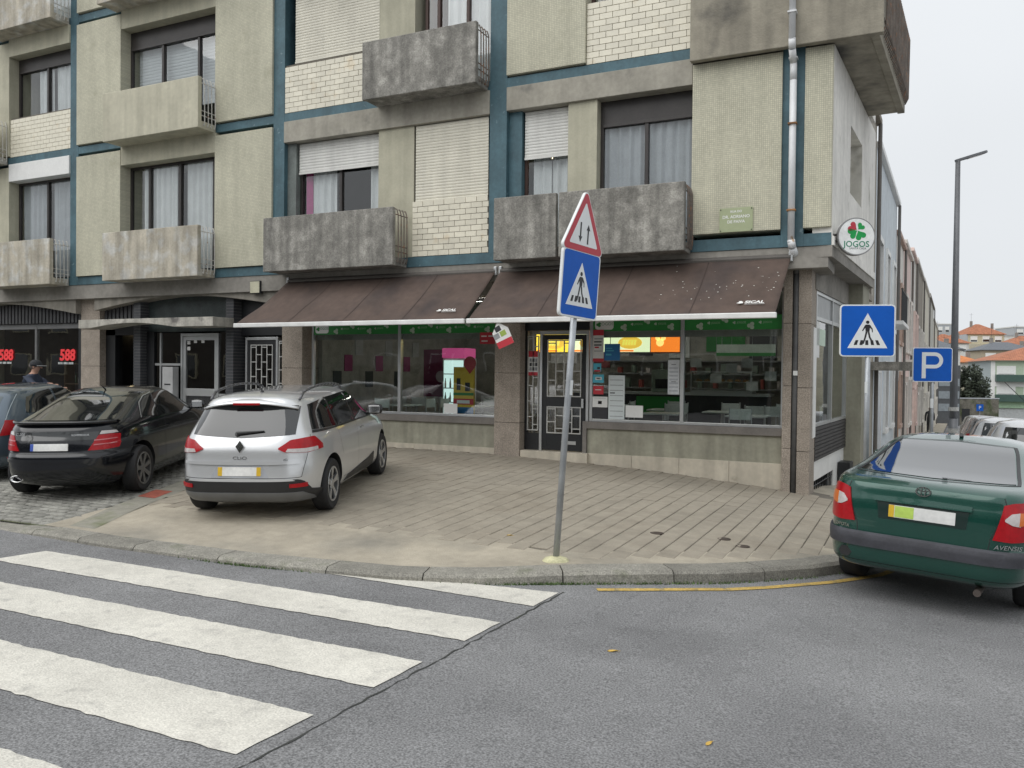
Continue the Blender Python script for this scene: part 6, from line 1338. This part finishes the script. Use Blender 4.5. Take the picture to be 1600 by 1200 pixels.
far_house(13.5, 178, math.radians(15), 10, 9, 0, 7.3, 9.0, M('render_tan', (.38, .33, .25), .85, var=.1), slatem, 'tan house with a grey roof above the green house', .4, 2, 3)
t = thing('modern_block', (4.0, 98.9, -4.2), math.radians(22), label='dark grey modern block with glass strips at the end of the street', cat='building'); m = ROOT[t.name]
MB(m).box(0, 2.6, 0, 6, -.5, 7.4).build('wall', M('clad_dark', (.08, .085, .09), .5, var=.1), t)
for z in (1.9, 3.4, 4.9): MB(m).box(.1, 2.5, -.05, -.002, z, z + .9).build('window', M('glass_strip', (.25, .28, .3), .2), t)
# stone wall and tree
t = thing('stone_wall', (6.6, 109, -4.0), math.radians(24), label='old rubble stone wall with a dark doorway below the tree', cat='wall'); m = ROOT[t.name]
MB(m).box(0, 5.2, 0, .5, -1, 3.0).build('masonry', M('rubble', (.15, .14, .115), .95, var=.45, scale=1.5, bump=.6, bscale=3, blot=((.07, .09, .04), .8, .5, .7)), t); MB(m).box(.5, 1.5, -.02, .0, 0, 1.7).build('doorway', black, t); MB(m).box(-.05, 5.25, -.05, .55, 3.001, 3.12).build('coping', gf, t)
# small parking sign in the distance
t = thing('parking_sign_post', (8.8, 104.5, -4.3), label='tiny distant blue parking sign in front of the stone wall', cat='sign post')
MB().bar((8.8, 104.5, -4.4), (8.8, 104.5, -1.6), .04, 8).build('pole', galv, t); MB(frame((8.8, 104.4, -1.95), (.9, .4, 0), (0, 0, 1))).box(-.42, .42, -.42, .42, -.02, 0).build('parking_sign', sblue, t); text('P', .6, frame((8.8, 104.39, -1.97), (.9, .4, 0), (0, 0, 1)), swhite, t, .003)
def leafy(name, loc, rx, rz, zc, n, lab, fm, seed, s=.14, trunk=True):
    rd = random.Random(seed); t = thing(name, loc, label=lab, cat='tree'); m = ROOT[t.name]; cl = []
    for k in range(26):
        a = rd.uniform(0, 6.3); u = rd.uniform(-1, 1); r = rd.uniform(.35, .95); cl.append((rx * r * math.sqrt(1 - u * u) * math.cos(a), rx * r * math.sqrt(1 - u * u) * math.sin(a), zc + rz * r * u, rd.uniform(.25, .45) * rx))
    bb = MB(m)
    for k in range(n):
        c = rd.choice(cl); d = Vector((rd.gauss(0, 1), rd.gauss(0, 1), rd.gauss(0, 1))).normalized() * c[3] * rd.random() ** .4; p = Vector(c[:3]) + d
        u = Vector((rd.gauss(0, 1), rd.gauss(0, 1), rd.gauss(0, 1))).normalized(); v = u.orthogonal().normalized(); q = rd.uniform(.6, 1.3) * s
        bb.add([p - u * q, p + v * q * .5, p + u * q, p - v * q * .5], [(0, 1, 2, 3)])
    bb.build('crown', fm, t)
    tr = MB(m).bar((0, 0, -.3), (0, 0, zc), .16, 8, .08)
    for c in cl[:9]: tr.bar((0, 0, zc * .7), c[:3], .06, 5, .02)
    tr.build('trunk', M('bark', (.07, .055, .045), .95, var=.2), t); return t
leafy('evergreen_tree', (8.2, 117.5, -3.6), 2.3, 2.9, 4.2, 4500, 'dark evergreen tree growing behind the stone wall', M('foliage_dark', (.035, .045, .028), .8, var=.4, scale=1.5), 4, .22)
leafy('balcony_plant', tuple(HM @ Vector((.9, 41.5, 2.1))), .9, .35, .35, 700, 'green plants spilling over the balcony of the pale yellow row house', M('foliage_light', (.08, .13, .04), .8, var=.3), 5, .1)
# people ------------------------------------------------------------
def person(name, loc, rz, J, E, R, label, mats, root=0):
    t = thing(name, loc, rz, label, 'person')
    me = bpy.data.meshes.new('body'); me.from_pydata(J, E, []); o = bpy.data.objects.new('body', me); col.objects.link(o)
    sk = o.modifiers.new('skin', 'SKIN'); sk.use_smooth_shade = True
    for i, r in enumerate(R): v = me.skin_vertices[0].data[i]; v.radius = (r, r) if not isinstance(r, tuple) else r; v.use_root = (i == root)
    ss = o.modifiers.new('sub', 'SUBSURF'); ss.levels = 2; ss.render_levels = 2
    bpy.context.view_layer.update(); m2 = bpy.data.meshes.new_from_object(o.evaluated_get(bpy.context.evaluated_depsgraph_get())); o.modifiers.clear(); o.data = m2; o.parent = t
    m2.materials.clear()
    for q in mats: m2.materials.append(q)
    return t, o, m2
jk = M('jacket_navy', (.025, .035, .06), .7, var=.2, scale=10); skin = M('skin', (.42, .24, .17), .6, var=.06); trs = M('trousers_dark', (.03, .03, .035), .8); hair = M('hair_grey', (.12, .10, .09), .8)
# facing local +X, right arm stretched forward over the car
J = [(0, 0, .92), (0, 0, 1.08), (.02, 0, 1.25), (.03, 0, 1.38), (.05, 0, 1.46), (.07, 0, 1.52), (.09, 0, 1.58), (.08, 0, 1.65),
     (.0, .10, .88), (.02, .11, .48), (-.02, .11, .09), (.0, -.10, .88), (.02, -.11, .48), (-.02, -.11, .09), (.13, .12, .05), (.13, -.12, .05),
     (.03, .19, 1.36), (.17, .24, 1.24), (.40, .20, 1.2), (.47, .19, 1.2),
     (.04, -.19, 1.36), (.20, -.24, 1.25), (.46, -.22, 1.26), (.54, -.21, 1.265)]
E_ = [(0, 1), (1, 2), (2, 3), (3, 4), (4, 5), (5, 6), (6, 7), (0, 8), (8, 9), (9, 10), (0, 11), (11, 12), (12, 13), (10, 14), (13, 15), (3, 16), (16, 17), (17, 18), (18, 19), (3, 20), (20, 21), (21, 22), (22, 23)]
R_ = [(.13, .16), (.13, .16), (.13, .18), (.11, .15), .058, .062, .085, .07, .10, .07, .05, .10, .07, .05, .04, .04, .075, .058, .042, .035, .075, .058, .042, .035]
pl_ = (-13.25, -3.35); zz = G(*pl_)
t, o, m2 = person('person', (pl_[0], pl_[1], zz), math.radians(24), J, E_, R_, 'person in a navy jacket and dark cap reaching an arm over the hatchback', [jk, skin, trs])
for p in m2.polygons:
    c_ = p.center
    p.material_index = 1 if (c_.z > 1.455 or c_.x > .44 and c_.z > .9) else (2 if c_.z < .9 else 0); p.use_smooth = True
m = ROOT[t.name]
MB(m @ Matrix.Translation((.085, 0, 1.605))).lathe([(.105, -.005), (.108, .02), (.095, .07), (.06, .105), (.0, .118)], 20).build('cap', M('cap_dark', (.02, .022, .025), .8), t, smooth=True)
MB(m @ Matrix.Translation((.085, 0, 1.605))).prism([(.06, -.085), (.13, -.07), (.19, -.03), (.20, .0), (.19, .03), (.13, .07), (.06, .085)], -.004, .008).build('cap_peak', M('cap_grey', (.3, .3, .29), .8), t)
MB(m @ Matrix.Translation((.06, 0, 1.60)) @ Matrix.Diagonal((1, 1, .7, 1))).lathe([(.0, -.09), (.07, -.07), (.098, 0), (.09, .05), (0, .06)], 16).build('hair', hair, t, smooth=True)
MB(m).bar((.165, 0, 1.585), (.20, 0, 1.565), .014, 8, .012).build('nose', skin, t, smooth=True)
for sy in (-1, 1):
    MB(m @ Matrix.Translation((.09, sy * .088, 1.59)) @ Matrix.Diagonal((1, .4, 1.4, 1))).lathe([(.0, -.022), (.016, -.015), (.022, 0), (.016, .015), (0, .022)], 8).build('ear', skin, t, smooth=True)
    MB(m @ Matrix.Translation((.163, sy * .03, 1.60))).lathe([(.0, -.008), (.008, 0), (0, .008)], 8).build('eye', black, t)
    q = MB(m); hx, hy, hz_ = (.545, -.21, 1.265) if sy < 0 else (.48, .19, 1.2)
    for k in range(4): q.tube([(hx, hy - .03 + k * .02, hz_), (hx + .05, hy - .032 + k * .021, hz_ + .005), (hx + .08 - abs(k - 1.4) * .008, hy - .033 + k * .022, hz_ - .015)], .009, 6)
    q.tube([(hx - .01, hy + sy * -.035, hz_), (hx + .03, hy + sy * -.055, hz_ - .01), (hx + .05, hy - sy * .05, hz_ - .02)], .01, 6); q.build('fingers', skin, t, smooth=True)
# figure walking far down the pavement
pw = (2.35, 44.0)
J2 = [(0, 0, .95), (0, 0, 1.2), (0, 0, 1.42), (0, 0, 1.5), (.02, 0, 1.62), (.02, 0, 1.72), (.0, .09, .9), (.1, .1, .5), (.02, .1, .06), (0, -.09, .9), (-.02, -.1, .5), (-.16, -.1, .1), (0, .2, 1.38), (-.05, .24, 1.1), (.05, .24, .86), (0, -.2, 1.38), (.05, -.24, 1.1), (.16, -.24, .9)]
E2 = [(0, 1), (1, 2), (2, 3), (3, 4), (4, 5), (0, 6), (6, 7), (7, 8), (0, 9), (9, 10), (10, 11), (2, 12), (12, 13), (13, 14), (2, 15), (15, 16), (16, 17)]
R2_ = [.15, .15, .13, .06, .09, .07, .1, .07, .05, .1, .07, .05, .07, .055, .04, .07, .055, .04]
t, o, m2 = person('person', (pw[0], pw[1], G(*pw) + .01), math.radians(90), J2, E2, R2_, 'dark dressed person walking away along the side street pavement', [M('coat_black', (.02, .02, .024), .8), skin, hair])
for p in m2.polygons: p.use_smooth = True; p.material_index = 2 if p.center.z > 1.5 else 0
# ================================================================== across the street: reflected bare trees; blocks and hedge added to darken reflections
def bare_tree(x, y, lab, seed):
    rd = random.Random(seed); t = thing('bare_tree', (x, y, G(x, y) - .1), label=lab, cat='tree', group='bare trees across the road'); m = ROOT[t.name]; bb = MB(m); tw = MB(m)
    def br(p, d, L, r, lev):
        n = 3; q = p
        for i in range(n):
            d = (d + Vector((rd.gauss(0, .12), rd.gauss(0, .12), rd.gauss(0, .08)))).normalized(); e = q + d * L / n
            (bb if lev < 2 else tw).bar(q, e, r * (1 - .25 * i / n), 6 if lev < 2 else 4, r * (1 - .25 * (i + 1) / n)); q = e
        if lev < 5:
            for k in range(rd.choice([2, 3, 3])):
                a = Vector((rd.gauss(0, 1), rd.gauss(0, 1), rd.gauss(.25, .6))).normalized(); br(q, (d * .9 + a * .75).normalized(), L * rd.uniform(.62, .8), r * .62, lev + 1)
    br(Vector((0, 0, 0)), Vector((0, 0, 1)), 3.0, .2, 0)
    bb.build('trunk', M('bark', (.07, .055, .045)), t); tw.build('branches', M('bark', (.07, .055, .045)), t)
for k, (x, y, l) in enumerate(((-12, -21, 'bare tree across the road opposite the balconies on the far side'), (-5, -22, 'bare tree across the road opposite the cafe'), (3, -23, 'bare tree across the road opposite the street corner'), (-20, -22, 'bare tree across the road opposite the bar'))): bare_tree(x, y, l, 20 + k)
ob = thing('reflection_block', (-8, -34, -.1), label='unseen low grey block added across the road to darken reflections', cat='building')  # unseen block added as a dark mass for the shop glass to reflect
MB().box(-34, 16, -46, -34, -1, 8.2).build('wall', M('render_opposite', (.15, .145, .135), .85, var=.15, scale=.5), ob)
for f in range(2):
    for k in range(11): w_ = MB().box(-32 + k * 4.3, -30 + k * 4.3, -34, -33.9, 1.2 + f * 3.4, 3.0 + f * 3.4).build('window', white, ob); MB().box(-31.9 + k * 4.3, -30.1 + k * 4.3, -33.899, -33.88, 1.3 + f * 3.4, 2.9 + f * 3.4).build('pane', cglass, w_)
MB().box(-34.3, 16.3, -46.3, -33.6, 8.201, 8.5).build('roof', soffit, ob)
ob2 = thing('reflection_block', (-66, -34, -.1), label='unseen long brown block added across the road to darken the bar glass', cat='building')  # second unseen block, added to darken the lobby and bar glass
MB().box(-98, -36, -46, -34, -1, 10.2).build('wall', M('render_opposite_brown', (.10, .085, .07), .85, var=.15, scale=.5), ob2)
for f in range(2):
    for k in range(12): w_ = MB().box(-96 + k * 5, -93.6 + k * 5, -34, -33.9, 1.2 + f * 3.6, 3.0 + f * 3.6).build('window', cr, ob2); MB().box(-95.8 + k * 5, -93.8 + k * 5, -33.899, -33.88, 1.3 + f * 3.6, 2.9 + f * 3.6).build('pane', cglass, w_)
MB().box(-98.3, -35.7, -46.3, -33.6, 10.201, 10.5).build('roof', soffit, ob2)
hg = thing('hedge', (-10, -27, 0), label='unseen dark hedge mass added across the road to darken reflections', cat='hedge'); bb = MB(); rd = random.Random(3)  # unseen hedge mass added to keep low reflections dark
for k in range(14000):
    x = rd.uniform(-32, 14); y = -27 + rd.gauss(0, .5); z = abs(rd.gauss(.8, .7)); z = min(z, 2.0 + .2 * math.sin(x)); p = Vector((x, y, z)); u = Vector((rd.gauss(0, 1), rd.gauss(0, 1), rd.gauss(0, 1))).normalized(); v = u.orthogonal(); q = .16
    bb.add([p - u * q, p + v * q * .6, p + u * q, p - v * q * .6], [(0, 1, 2, 3)])
bb.build('leaves', M('foliage_hedge', (.03, .045, .02), .8, var=.3), hg); MB().box(-32, 14, -27.35, -26.65, -.2, 1.7).build('inner_twigs', M('twig_dark', (.03, .03, .02), .95), hg)
